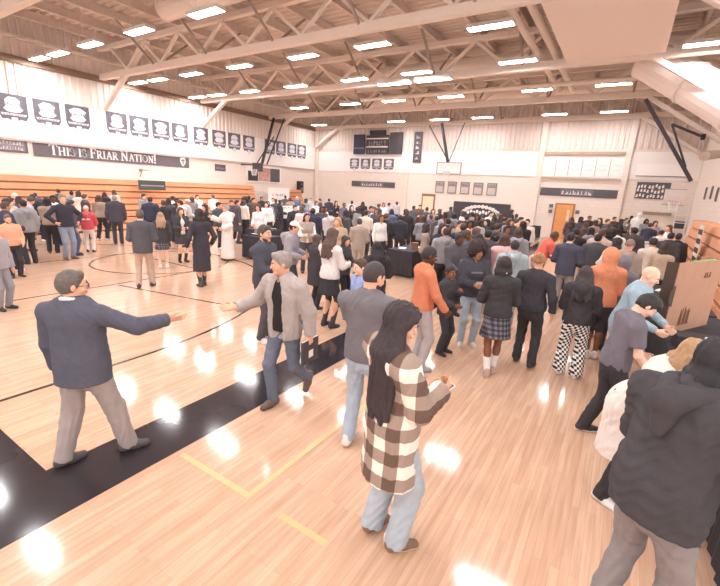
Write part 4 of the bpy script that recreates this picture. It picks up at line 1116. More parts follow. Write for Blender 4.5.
# ------------------------------------------------------------------ everybody
PLAID = mat_check('efe4d8', 'a08d80', '6b574d', .19, .17, name='buffalo_plaid')
CHECK = mat_check('efebe6', '333135', '333135', .075, .075, name='pyjama_check', mode='check', su=.9)
TARTAN = mat_check('77757c', '545259', '3a383f', .07, .07, name='school_plaid', su=.8)
PEOPLE = [
 (-3.493, 1.383, 30.4, 1.692, {'pose': {'lean': -2, 'hy': -48, 'hp': 4, 'R': (0.6, 0.3, 1.27), 'Rh': 'open', 'Rn': (-0.5, 0.6, 0.6), 'Rd': (0.8, 0.58, 0.02), 'L': (-0.28, 0.06, 0.86), 'RF': (0.22, 0.16, 0, 0, -50), 'LF': (-0.2, -0.1, 0, 0, -35)}, 'w': 1.19, 'top': 'blazer', 'tc': '4a4c59', 'under': 'white', 'collar': 'white', 'bot': 'wide', 'ankle': 0.072, 'bc': 'a09590', 'shoes': '454043', 'hair': 'short', 'hc': '5e5651', 'glasses': 1, 'skin': 'light'},
  'man in a navy blazer and grey trousers at left, right arm stretched out to greet', 0.0085),
 (-2.865, 3.099, -175.2, 1.76, {'pose': {'lean': 4, 'hy': -38, 'hp': 6, 'R': (0.46, 0.25, 1.1), 'Rh': 'open', 'Rn': (-0.4, 0.5, 0.8), 'Rd': (0.75, 0.62, 0.0), 'L': (-0.3, -0.04, 0.86), 'Lh': 'grip', 'RF': (0.07, 0.12, 0, -2, -5), 'LF': (-0.07, -0.34, 0.12, 48, 5), 'drop': 0.01}, 'top': 'jacket', 'tc': 'a9a09a', 'under': 'jet', 'bot': 'jeans', 'bc': '5c6678', 'shoes': '5c4a3c', 'sole': '3a3230', 'hair': 'short', 'hc': '8f857d', 'brow': '8f8884', 'skin': 'light'},
  'grey-haired man striding in a light grey jacket, hand held out to the left', 0.011),
 (-1.024, 2.12, -32.2, 1.78, {'fem': True, 'pose': {'lean': -5, 'hy': -22, 'hp': 26, 'R': (0.1, 0.28, 1.15), 'Rh': 'grip', 'Rn': (-0.6, 0.1, 0.6), 'L': (-0.06, 0.27, 1.1), 'Lh': 'grip', 'Ln': (0.6, 0.1, 0.6), 'RF': (0.1, 0.04, 0, 0, -12), 'LF': (-0.11, -0.03, 0, 0, 8)}, 'top': 'coat', 'tc': PLAID, 'hem': 0.56, 'bot': 'wide', 'bc': 'a9b6c0', 'ankle': 0.075, 'shoes': '7a5c48', 'sole': 'c9a98c', 'hair': 'back', 'hl': 0.56, 'hc': '332b2d', 'skin': 'light'},
  'girl in a brown and cream buffalo-plaid coat with long dark hair, holding a phone', 0.0085),
 (-1.739, 2.93, 8.7, 1.816, {'pose': {'hy': -30, 'hp': 20, 'R': (0.18, 0.33, 1.06), 'Rh': 'grip', 'L': (-0.1, 0.33, 1.04), 'Lh': 'grip', 'RF': (0.13, 0.05, 0, 0, -15), 'LF': (-0.12, -0.02, 0, 0, 5)}, 'w': 1.05, 'top': 'tee', 'tc': '6a676b', 'bot': 'jeans', 'bc': 'a5b4c4', 'shoes': 'e8e0da', 'sole': 'c98f6a', 'hair': 'buzz', 'hc': '3c3433', 'beard': '3c3433', 'skin': 'light'},
  'bearded man in a dark grey t-shirt and pale jeans seen from behind', 0.0085),
 (0.396, 2.343, -39.6, 1.833, {'pose': {'hy': -22, 'hp': 22, 'lean': 9, 'R': (0.3, 0.3, 0.98), 'Re': (0.9, -0.4, -0.4), 'L': (-0.16, 0.36, 1.05), 'RF': (0.14, 0), 'LF': (-0.14, 0)}, 'w': 1.14, 'hem': 0.8, 'top': 'hoodie', 'tc': '3a383b', 'bot': 'pants', 'bc': '837d7b', 'shoes': 'black', 'hair': 'mid', 'hl': 0.15, 'hc': '242326', 'skin': 'light', 'face': False},
  'big person in a black hoodie and grey trousers, nearest the camera at bottom right', 0.0085),
 (0.178, 4.538, -70.2, 1.635, {'pose': {'hy': -8, 'hp': 38, 'lean': 9, 'R': (0.2, 0.27, 0.92), 'Re': (0.4, -0.6, -0.5), 'L': (-0.16, 0.3, 1.0), 'RF': (0.12, 0.1, 0, 0, -10), 'LF': (-0.13, -0.12, 0, 0, 5)}, 'top': 'tee', 'tc': '67626c', 'bot': 'pants', 'bc': '2f2d31', 'shoes': '2f2d31', 'sole': 'e8e2dd', 'hair': 'top', 'hc': '2a2829', 'skin': 'fair'},
  'dark-haired teen in a slate t-shirt and black trousers bending over the right-hand table', 0.011),
 (0.233, 5.922, -103.5, 1.714, {'pose': {'hy': 0, 'hp': 12, 'lean': 12, 'R': (0.2, 0.38, 1.0), 'L': (-0.15, 0.42, 1.0)}, 'w': 1.22, 'top': 'shirt', 'tc': '93aebb', 'bot': 'jeans', 'bc': '8fa9b6', 'shoes': 'brown', 'hair': 'bald', 'skin': 'fair', 'hc': '9a8a80'},
  'bald man in a loose pale blue shirt just behind the slate t-shirt teen', 0.011),
 (0.277, 3.591, -106.7, 1.596, {'fem': True, 'pose': {'hy': 0, 'hp': 15, 'lean': 27, 'R': (0.18, 0.46, 0.98), 'L': (-0.12, 0.46, 0.98)}, 'top': 'coat', 'tc': 'e6dbd2', 'hem': 0.5, 'bot': 'pants', 'bc': 'black', 'shoes': 'white', 'hair': 'mid', 'hl': 0.17, 'hc': 'a88662', 'skin': 'fair'},
  'blonde woman in a cream coat mostly hidden behind the big black hoodie', 0.0085),
 (-0.281, 6.011, 0.7, 1.573, {'fem': True, 'pose': {'hp': 14, 'R': (0.14, 0.3, 1.08), 'L': (-0.14, 0.3, 1.06), 'RF': (0.12, 0), 'LF': (-0.12, 0.02)}, 'top': 'hoodie', 'tc': '2f2d30', 'bot': 'wide', 'bc': CHECK, 'ankle': 0.1, 'shoes': 'e9e4df', 'sole': 'e9e4df', 'hair': 'back', 'hl': 0.34, 'hc': '393134', 'skin': 'tan'},
  'girl from behind in a black hoodie and black and white checked pyjama trousers', 0.011),
 (-0.877, 6.039, -3.7, 1.669, {'fem': True, 'w': 1.14, 'pose': {'hp': 4, 'hy': 12, 'R': (0.3, 0.0, 0.88), 'L': (-0.22, 0.22, 1.02), 'RF': (0.13, -0.04), 'LF': (-0.12, 0.08)}, 'top': 'sweater', 'tc': '313035', 'bot': 'pants', 'bc': '302f33', 'shoes': '2b2a2d', 'hair': 'bun', 'hc': 'a87a58', 'skin': 'light'},
  'woman in an all black tracksuit with a ginger bun, seen from behind', 0.011),
 (-1.179, 5.37, 18.4, 1.656, {'fem': True, 'pose': {'hp': 6, 'hy': 18, 'R': (0.14, 0.28, 1.08), 'L': (-0.18, 0.28, 1.06), 'RF': (0.04, 0.03), 'LF': (-0.05, -0.1, 0.0, 0, 10)}, 'top': 'sweater', 'tc': '2f2f32', 'collar': 'efebe8', 'bot': 'skirt', 'bc': TARTAN, 'skirt_hem': 0.6, 'socks': 'ece7e2', 'shoes': 'b99f8c', 'sole': 'e6ded6', 'hair': 'mid', 'hl': 0.16, 'hc': '2b2526', 'skin': 'brown'},
  'girl in a black sweater, plaid school skirt and white socks, back turned', 0.011),
 (-1.811, 6.229, -145.8, 1.69, {'fem': True, 'pose': {'hp': 18, 'hy': 12, 'R': (0.06, 0.3, 1.12), 'Rh': 'grip', 'L': (-0.1, 0.3, 1.1), 'Lh': 'grip'}, 'top': 'hoodie', 'tc': '3b3c45', 'bot': 'jeans', 'bc': 'a3b1bf', 'shoes': 'd9cfc7', 'sole': 'efe9e4', 'hair': 'afro', 'hc': '2f2422', 'skin': 'tan'},
  'young woman with a big afro in a dark hoodie and light jeans, holding white paper', 0.011),
 (-1.996, 5.646, -98.5, 1.376, {'child': True, 'pose': {'hp': 4, 'hy': -20, 'R': (0.12, 0.24, 1.05), 'L': (0.0, 0.26, 1.3), 'Lh': 'grip'}, 'top': 'jacket', 'tc': '3b3a41', 'bot': 'pants', 'bc': '34343b', 'shoes': '232226', 'hair': 'buzz', 'hc': '2a2221', 'skin': 'brown'},
  'small boy dressed in black beside the orange sweater man, hand at his chin', 0.011),
 (-2.059, 4.885, -45.1, 1.734, {'pose': {'hp': 16, 'hy': -10, 'R': (0.24, 0.24, 0.92), 'Rh': 'grip', 'L': (-0.2, 0.26, 1.0)}, 'top': 'sweater', 'tc': 'cf7856', 'bot': 'pants', 'bc': 'aaa3a3', 'shoes': 'grey', 'hair': 'buzz', 'hc': '2c2625', 'skin': 'dark'},
  'man in a bright orange sweater and grey trousers looking down', 0.011),
 (-4.418, 4.312, -79.3, 1.819, {'w': 1.08, 'pose': {'hy': -5, 'hp': 3, 'R': (0.08, 0.32, 1.18), 'Rh': 'grip', 'L': (-0.05, 0.3, 1.14), 'Lh': 'grip'}, 'top': 'sweater', 'tc': '40414c', 'bot': 'pants', 'bc': '454349', 'shoes': 'e4d8ce', 'sole': 'f0ece8', 'hair': 'short', 'hc': '4a403c', 'beard': '5a4a44', 'skin': 'light'},
  'man in a navy sweater holding a white cup behind the striding man', 0.011),
 (-4.037, 5.456, -8.5, 1.745, {'fem': True, 'pose': {'hp': 15, 'R': (0.14, 0.32, 1.12), 'L': (-0.1, 0.32, 1.12)}, 'top': 'sweater', 'tc': 'e6dfdc', 'bot': 'skirt', 'bc': '2e2c30', 'skirt_hem': 0.62, 'tights': '3a3538', 'shoes': '2a282b', 'hair': 'back', 'hl': 0.34, 'hc': '55423a', 'skin': 'light'},
  'woman in a chunky white sweater with black skirt and black tights', 0.011),
 (-4.923, 6.165, -23.4, 1.498, {'fem': True, 'pose': {'hp': 15, 'R': (0.14, 0.32, 1.1), 'L': (-0.1, 0.3, 1.1)}, 'top': 'coat', 'tc': '36343a', 'hem': 0.6, 'bot': 'pants', 'bc': 'black', 'hair': 'mid', 'hl': 0.2, 'hc': '4b3c36'},
  'woman in a long dark coat just left of the white sweater woman', 0.014),
 (-2.876, 4.605, 152.0, 1.478, {'child': True, 'pose': {'hp': 8}, 'top': 'tee', 'tc': '8fa3d0', 'bot': 'pants', 'bc': 'navy', 'hair': 'short', 'hc': '4d3a32', 'skin': 'fair'},
  'boy in a light blue top peeking out left of the bearded man', 0.011),
 (-3.365, 5.862, 33.9, 1.557, {'fem': True, 'pose': {'hp': 12, 'R': (0.2, 0.3, 1.05), 'L': (-0.2, 0.3, 1.05)}, 'top': 'coat', 'tc': '2c2a2d', 'hem': 0.6, 'bot': 'pants', 'bc': 'black', 'hair': 'long', 'hl': 0.26, 'hc': '221f21', 'skin': 'brown'},
  'woman with thick black hair and black coat before the draped table', 0.011),
 (-4.603, 6.686, -85.5, 1.478, {'fem': True, 'pose': {'hp': 10, 'R': (0.1, 0.3, 1.1), 'L': (-0.1, 0.3, 1.1)}, 'top': 'jacket', 'tc': '38373f', 'bot': 'pants', 'bc': 'jet', 'hair': 'mid', 'hl': 0.2, 'hc': '39302e', 'skin': 'light'},
  'person in a dark jacket right beside the white sweater woman', 0.014),
 (-6.089, 9.531, 28.6, 1.608, {'w': 1.06, 'pose': {'hp': 8, 'R': (0.2, 0.25, 1.0), 'L': (-0.2, 0.25, 1.0)}, 'top': 'blazer', 'tc': 'a5968a', 'bot': 'pants', 'bc': 'b3a69a', 'shoes': 'brown', 'hair': 'short', 'hc': '4a3d37', 'collar': 'white'},
  'man in a tan suit seen from behind, right of the white sweater woman', 0.019),
 (-5.52, 6.084, -62.8, 1.714, {'w': 1.08, 'pose': {'hp': 10, 'lean': 6, 'R': (0.2, 0.3, 1.05), 'L': (-0.2, 0.3, 1.05)}, 'top': 'hoodie', 'tc': '97939a', 'bot': 'pants', 'bc': 'charcoal', 'hair': 'cap', 'hc': 'e8dccf', 'hair2': 'buzz', 'hc2': 'darkbrown'},
  'person in a grey hoodie and white cap behind the striding man', 0.014),
 (-7.305, 8.732, -128.1, 1.695, {'fem': True, 'pose': {'hp': 10, 'R': (0.12, 0.28, 1.12), 'L': (-0.12, 0.28, 1.12)}, 'top': 'vest', 'tc': 'a59a90', 'under': 'white', 'bot': 'pants', 'bc': '3d3b40', 'hair': 'cap', 'hc': 'b98f93', 'hair2': 'mid', 'hl': 0.2, 'hc2': 'darkbrown'},
  'person in white shirt, beige vest and dusty pink cap facing the camera', 0.019),
 (-10.213, 8.412, 155.5, 1.728, {'pose': {'hp': 5, 'R': (0.5, 0.34, 1.3), 'Re': (0.3, -0.2, -1), 'L': (-0.22, 0.2, 1.02)}, 'top': 'robe', 'tc': 'ece4dc', 'capelet': 'ece4dc', 'bot': 'none', 'hair': 'short', 'hc': '9a8f88', 'shoes': 'brown'},
  'man in a long white hooded friar robe pointing to the left', 0.019),
 (-7.968, 5.82, 73.9, 1.783, {'fem': True, 'pose': {'hp': 5, 'hy': 10, 'R': (0.28, 0.1, 0.95), 'L': (-0.3, 0.05, 0.92), 'RF': (0.06, 0.06), 'LF': (-0.07, -0.06)}, 'top': 'dress', 'tc': '33323a', 'hem': 0.36, 'bot': 'none', 'tights': '37333a', 'shoes': '4a3a36', 'hair': 'mid', 'hl': 0.18, 'hc': '2d2827', 'skin': 'light'},
  'woman in a long dark dress and heels walking away left of the robed man', 0.014),
 (-10.364, 6.359, 58.5, 1.52, {'fem': True, 'pose': {'hp': 5}, 'top': 'jacket', 'tc': '38383a', 'bot': 'skirt', 'bc': TARTAN, 'skirt_hem': 0.6, 'shoes': 'e9e2dc', 'hair': 'back', 'hl': 0.32, 'hc': 'a58567', 'skin': 'fair'},
  'girl with long fair hair, black jacket and short plaid skirt, back turned', 0.019),
 (-10.792, 7.233, -98.8, 1.615, {'fem': True, 'pose': {'hp': 8, 'R': (0.1, 0.28, 1.1), 'L': (-0.1, 0.28, 1.1)}, 'top': 'jacket', 'tc': '3a3a40', 'under': 'white', 'bot': 'skirt', 'bc': '3c3b42', 'skirt_hem': 0.6, 'socks': '2f2d30', 'shoes': '2f2d30', 'hair': 'long', 'hl': 0.3, 'hc': '5a4438', 'skin': 'fair'},
  'girl in dark blazer, short dark skirt and black boots facing the camera', 0.019),
 (-8.752, 4.91, 52.7, 1.719, {'w': 1.06, 'pose': {'hp': 2, 'R': (0.16, 0.26, 1.05), 'L': (-0.16, 0.26, 1.05), 'RF': (0.13, 0.06), 'LF': (-0.13, -0.06)}, 'top': 'blazer', 'tc': '4a4a50', 'bot': 'pants', 'bc': 'c0a48f', 'shoes': '3b3033', 'collar': 'e8e2dc', 'hair': 'short', 'hc': '5c4a42'},
  'man in a charcoal blazer and khaki trousers seen from behind at left centre', 0.019),
 (-15.148, 7.641, 61.2, 1.741, {'w': 1.22, 'pose': {'RF': (0.1, 0.0), 'LF': (-0.1, 0)}, 'top': 'blazer', 'tc': '3b3a44', 'bot': 'pants', 'bc': '35343c', 'shoes': '232226', 'hair': 'short', 'hc': '8f8884'},
  'broad grey-haired man in a black suit seen from behind', 0.019),
 (-14.012, 6.186, 54.2, 1.44, {'w': 1.12, 'pose': {'R': (0.2, 0.25, 1.02), 'L': (-0.2, 0.25, 1.02)}, 'top': 'hoodie', 'tc': 'cf4b52', 'bot': 'pants', 'bc': 'e3d8d0', 'shoes': '3b3436', 'hair': 'beanie', 'hc': 'dfb4ac'},
  'person in a red hoodie with white lettering on the back and cream trousers', 0.019),
 (-13.166, 5.241, -87.7, 1.823, {'w': 1.08, 'pose': {'R': (0.28, 0.12, 1.02), 'Re': (1, -0.5, 0), 'L': (-0.28, 0.12, 1.02), 'Le': (-1, -0.5, 0)}, 'top': 'sweater', 'tc': '2b2b35', 'bot': 'jeans', 'bc': '7f8ba0', 'shoes': '6a4c40', 'hair': 'short', 'hc': '8a7a70'},
  'man in a black sweater and blue jeans facing the camera, hands at his waist', 0.019),
 (-13.712, 5.658, -17.4, 1.637, {'pose': {'hp': 6}, 'top': 'shirt', 'tc': '5d4f60', 'bot': 'jeans', 'bc': '56627a', 'shoes': '3b3436', 'hair': 'short', 'hc': '3a2f30'},
  'person in a plum shirt and jeans between the black sweater man and the red hoodie', 0.019),
 (-11.565, 3.481, -88.8, 1.439, {'pose': {'hp': 6, 'R': (0.2, 0.28, 1.05), 'L': (-0.2, 0.18, 0.95)}, 'w': 1.05, 'top': 'sweater', 'tc': 'eba683', 'bot': 'pants', 'bc': '2d2b30', 'shoes': '3a2a28', 'hair': 'short', 'hc': '6a5348', 'beard': '6a5348'},
  'bearded man in a peach orange top and black trousers at the left edge', 0.019),
 (-15.211, 5.002, 1.8, 1.695, {'pose': {'hp': 18, 'lean': 16, 'R': (0.2, 0.42, 1.0), 'L': (-0.2, 0.42, 1.0)}, 'top': 'shirt', 'tc': 'c3bdcc', 'bot': 'pants', 'bc': 'd6c3b3', 'shoes': '4a4042', 'hair': 'short', 'hc': '4a3f3c'},
  'person in a lavender grey shirt and pale trousers bending forward at the left', 0.019),
 (-20.945, 7.357, 60.6, 1.524, {'pose': {'hp': 8}, 'top': 'jacket', 'tc': '4a5065', 'bot': 'pants', 'bc': 'ece5df', 'shoes': '4a4042', 'hair': 'short', 'hc': '2b2829'},
  'person in a slate blue jacket and white trousers by the left bleachers', 0.019),
 (-8.907, 2.438, -65.3, 1.478, {'w': 1.1, 'pose': {'hp': 6}, 'top': 'hoodie', 'tc': '9a979c', 'bot': 'pants', 'bc': '8d8a90', 'hair': 'short', 'hc': '4a3f3c'},
  'person in a grey hoodie cut off by the left edge of the photo', 0.014),
 (-1.549, 10.417, -61.5, 1.734, {'w': 1.14, 'pose': {'lean': 24, 'hp': 10, 'R': (0.34, 0.44, 0.92), 'L': (-0.1, 0.42, 1.0)}, 'top': 'polo', 'tc': 'e2604f', 'bot': 'pants', 'bc': 'd9cbbf', 'shoes': 'brown', 'hair': 'buzz', 'hc': '4b352c', 'skin': 'brown'},
  'man in a red orange polo shirt leaning over with one arm reaching right', 0.019),
 (-0.878, 9.885, -9.9, 1.714, {'w': 1.08, 'pose': {'hp': 6, 'R': (0.2, 0.25, 1.05), 'L': (-0.2, 0.25, 1.05)}, 'top': 'blazer', 'tc': '3e4152', 'bot': 'pants', 'bc': 'a39b98', 'collar': 'efe9e4', 'shoes': '3b3436', 'hair': 'short', 'hc': '2a2627'},
  'man in a navy suit jacket seen from behind below the orange door', 0.014),
 (-0.052, 7.009, 15.6, 1.737, {'fem': True, 'pose': {'hp': 6, 'R': (0.12, 0.28, 1.1), 'L': (-0.12, 0.28, 1.1), 'RF': (0.05, 0), 'LF': (-0.06, 0)}, 'top': 'hoodie', 'tc': 'e08a63', 'bot': 'shorts', 'bc': '3a383d', 'shoes': 'efe8e2', 'sole': 'efe8e2', 'hair': 'hood', 'skin': 'brown'},
  'person with an orange hood up behind the checked trousers girl', 0.011),
 (-0.38, 11.729, -18.1, 1.754, {'w': 1.2, 'pose': {'hp': 8}, 'top': 'sweater', 'tc': 'c0a59a', 'bot': 'pants', 'bc': '6a625f', 'hair': 'buzz', 'hc': '4a3a33', 'skin': 'tan'},
  'broad man in a beige sweater behind the orange hood', 0.019),
 (0.136, 7.529, -6.0, 1.596, {'fem': True, 'pose': {'hp': 6}, 'top': 'coat', 'tc': '77747f', 'hem': 0.5, 'bot': 'pants', 'bc': 'charcoal', 'hair': 'hood', 'skin': 'brown'},
  'person in a grey hooded coat beside the woman in denim', 0.014),
 (-0.055, 8.239, -171.6, 1.429, {'fem': True, 'pose': {'hp': 10, 'R': (0.1, 0.3, 1.1), 'L': (-0.1, 0.3, 1.1)}, 'top': 'jacket', 'tc': '8195ad', 'under': 'jet', 'bot': 'pants', 'bc': 'charcoal', 'hair': 'long', 'hl': 0.3, 'hc': '262123', 'skin': 'dark'},
  'woman with long dark hair in a denim jacket facing the camera', 0.014),
 (-6.373, 12.56, 24.9, 1.596, {'w': 1.1, 'pose': {'hp': 4}, 'top': 'jacket', 'tc': '33343b', 'bot': 'pants', 'bc': '3a393e', 'hair': 'short', 'hc': '2f2927', 'skin': 'tan'},
  'man in a black jacket seen from behind beyond the draped table', 0.019),
 (-8.016, 18.508, 23.4, 1.695, {'pose': {'hp': 2}, 'top': 'shirt', 'tc': '3f4453', 'bot': 'pants', 'bc': 'e6dcd4', 'shoes': 'brown', 'hair': 'short', 'hc': '2f2927'},
  'man in a navy shirt and white trousers by the cream side door', 0.019),
 (-5.284, 13.507, -18.6, 1.485, {'pose': {'hp': 6}, 'top': 'hoodie', 'tc': '9c999f', 'bot': 'pants', 'bc': 'aaa6ab', 'shoes': 'white', 'hair': 'hood'},
  'person in a grey hoodie with the hood up and grey sweatpants', 0.019),
 (-2.609, 7.644, -126.2, 1.675, {'pose': {'hp': 14, 'R': (0.15, 0.3, 1.0), 'L': (-0.15, 0.3, 1.0)}, 'top': 'jacket', 'tc': '4c4a50', 'bot': 'pants', 'bc': '403e44', 'hair': 'buzz', 'hc': '262122', 'skin': 'dark'},
  'man in a charcoal jacket just behind the afro woman on the left', 0.014),
 (-2.43, 9.072, 13.0, 1.675, {'pose': {'hp': 4}, 'top': 'jacket', 'tc': '454349', 'bot': 'pants', 'bc': '403e44', 'hair': 'short', 'hc': '242223'},
  'person in a charcoal jacket just behind the afro woman on the right', 0.014),
 (-1.548, 7.638, 21.5, 1.655, {'pose': {'hp': 4}, 'w': 1.1, 'top': 'hoodie', 'tc': '9fb0b5', 'bot': 'pants', 'bc': '8c8f93', 'hair': 'buzz', 'hc': '2c2727'},
  'person in a pale blue grey hoodie left of the red orange polo', 0.014),
 (-1.97, 21.149, 7.3, 1.635, {'fem': True, 'pose': {}, 'top': 'coat', 'tc': '4a4044', 'hem': 0.5, 'bot': 'pants', 'bc': '3c383c', 'hair': 'back', 'hl': 0.36, 'hc': '463631'},
  'woman with long dark brown hair standing before the orange door', 0.019),
 (0.7, 25.212, -3.6, 1.931, {'w': 1.25, 'pose': {}, 'top': 'coat', 'tc': 'f0ebe7', 'hem': 0.55, 'bot': 'pants', 'bc': 'cream', 'hair': 'hood', 'skin': 'fair'},
  'large person in a white hooded coat at right below the mural', 0.019),
 (1.144, 17.231, -33.8, 1.557, {'pose': {'hp': 10, 'lean': 6, 'R': (0.15, 0.35, 1.0), 'L': (-0.15, 0.35, 1.0)}, 'top': 'shirt', 'tc': 'd9d2cc', 'bot': 'pants', 'bc': '6d686a', 'hair': 'short', 'hc': '2b2627'},
  'person in a pale shirt with dark hair at the right-hand tables', 0.019),
 (1.154, 13.67, -24.8, 1.695, {'pose': {'hp': 8}, 'w': 1.1, 'top': 'jacket', 'tc': '3c3a3d', 'bot': 'pants', 'bc': '35343a', 'hair': 'short', 'hc': '2a2627'},
  'person in a black jacket just left of the cardboard board', 0.019),
 (-20.099, 9.715, 62.2, 1.635, {'fem': True, 'pose': {}, 'top': 'dress', 'tc': '2f2c30', 'hem': 0.12, 'bot': 'none', 'hair': 'back', 'hl': 0.4, 'hc': '2d2526'},
  'woman with long black hair and floor-length black dress by the left bleachers', 0.019),
 (-12.861, 11.118, -40.8, 1.714, {'pose': {}, 'w': 1.1, 'top': 'coat', 'tc': '454549', 'hem': 0.5, 'bot': 'pants', 'bc': 'charcoal', 'hair': 'short', 'hc': '3a3230'},
  'person in a dark grey coat just right of the robed man', 0.019),
 (-14.652, 13.132, -121.9, 1.714, {'pose': {'hp': 4, 'R': (0.1, 0.28, 1.12), 'L': (-0.1, 0.28, 1.12)}, 'top': 'jacket', 'tc': '343237', 'under': 'white', 'bot': 'pants', 'bc': 'jet', 'hair': 'afro', 'hc': '262122', 'skin': 'dark'},
  'person with big dark hair, black jacket and white shirt right of the robed man', 0.019),
]
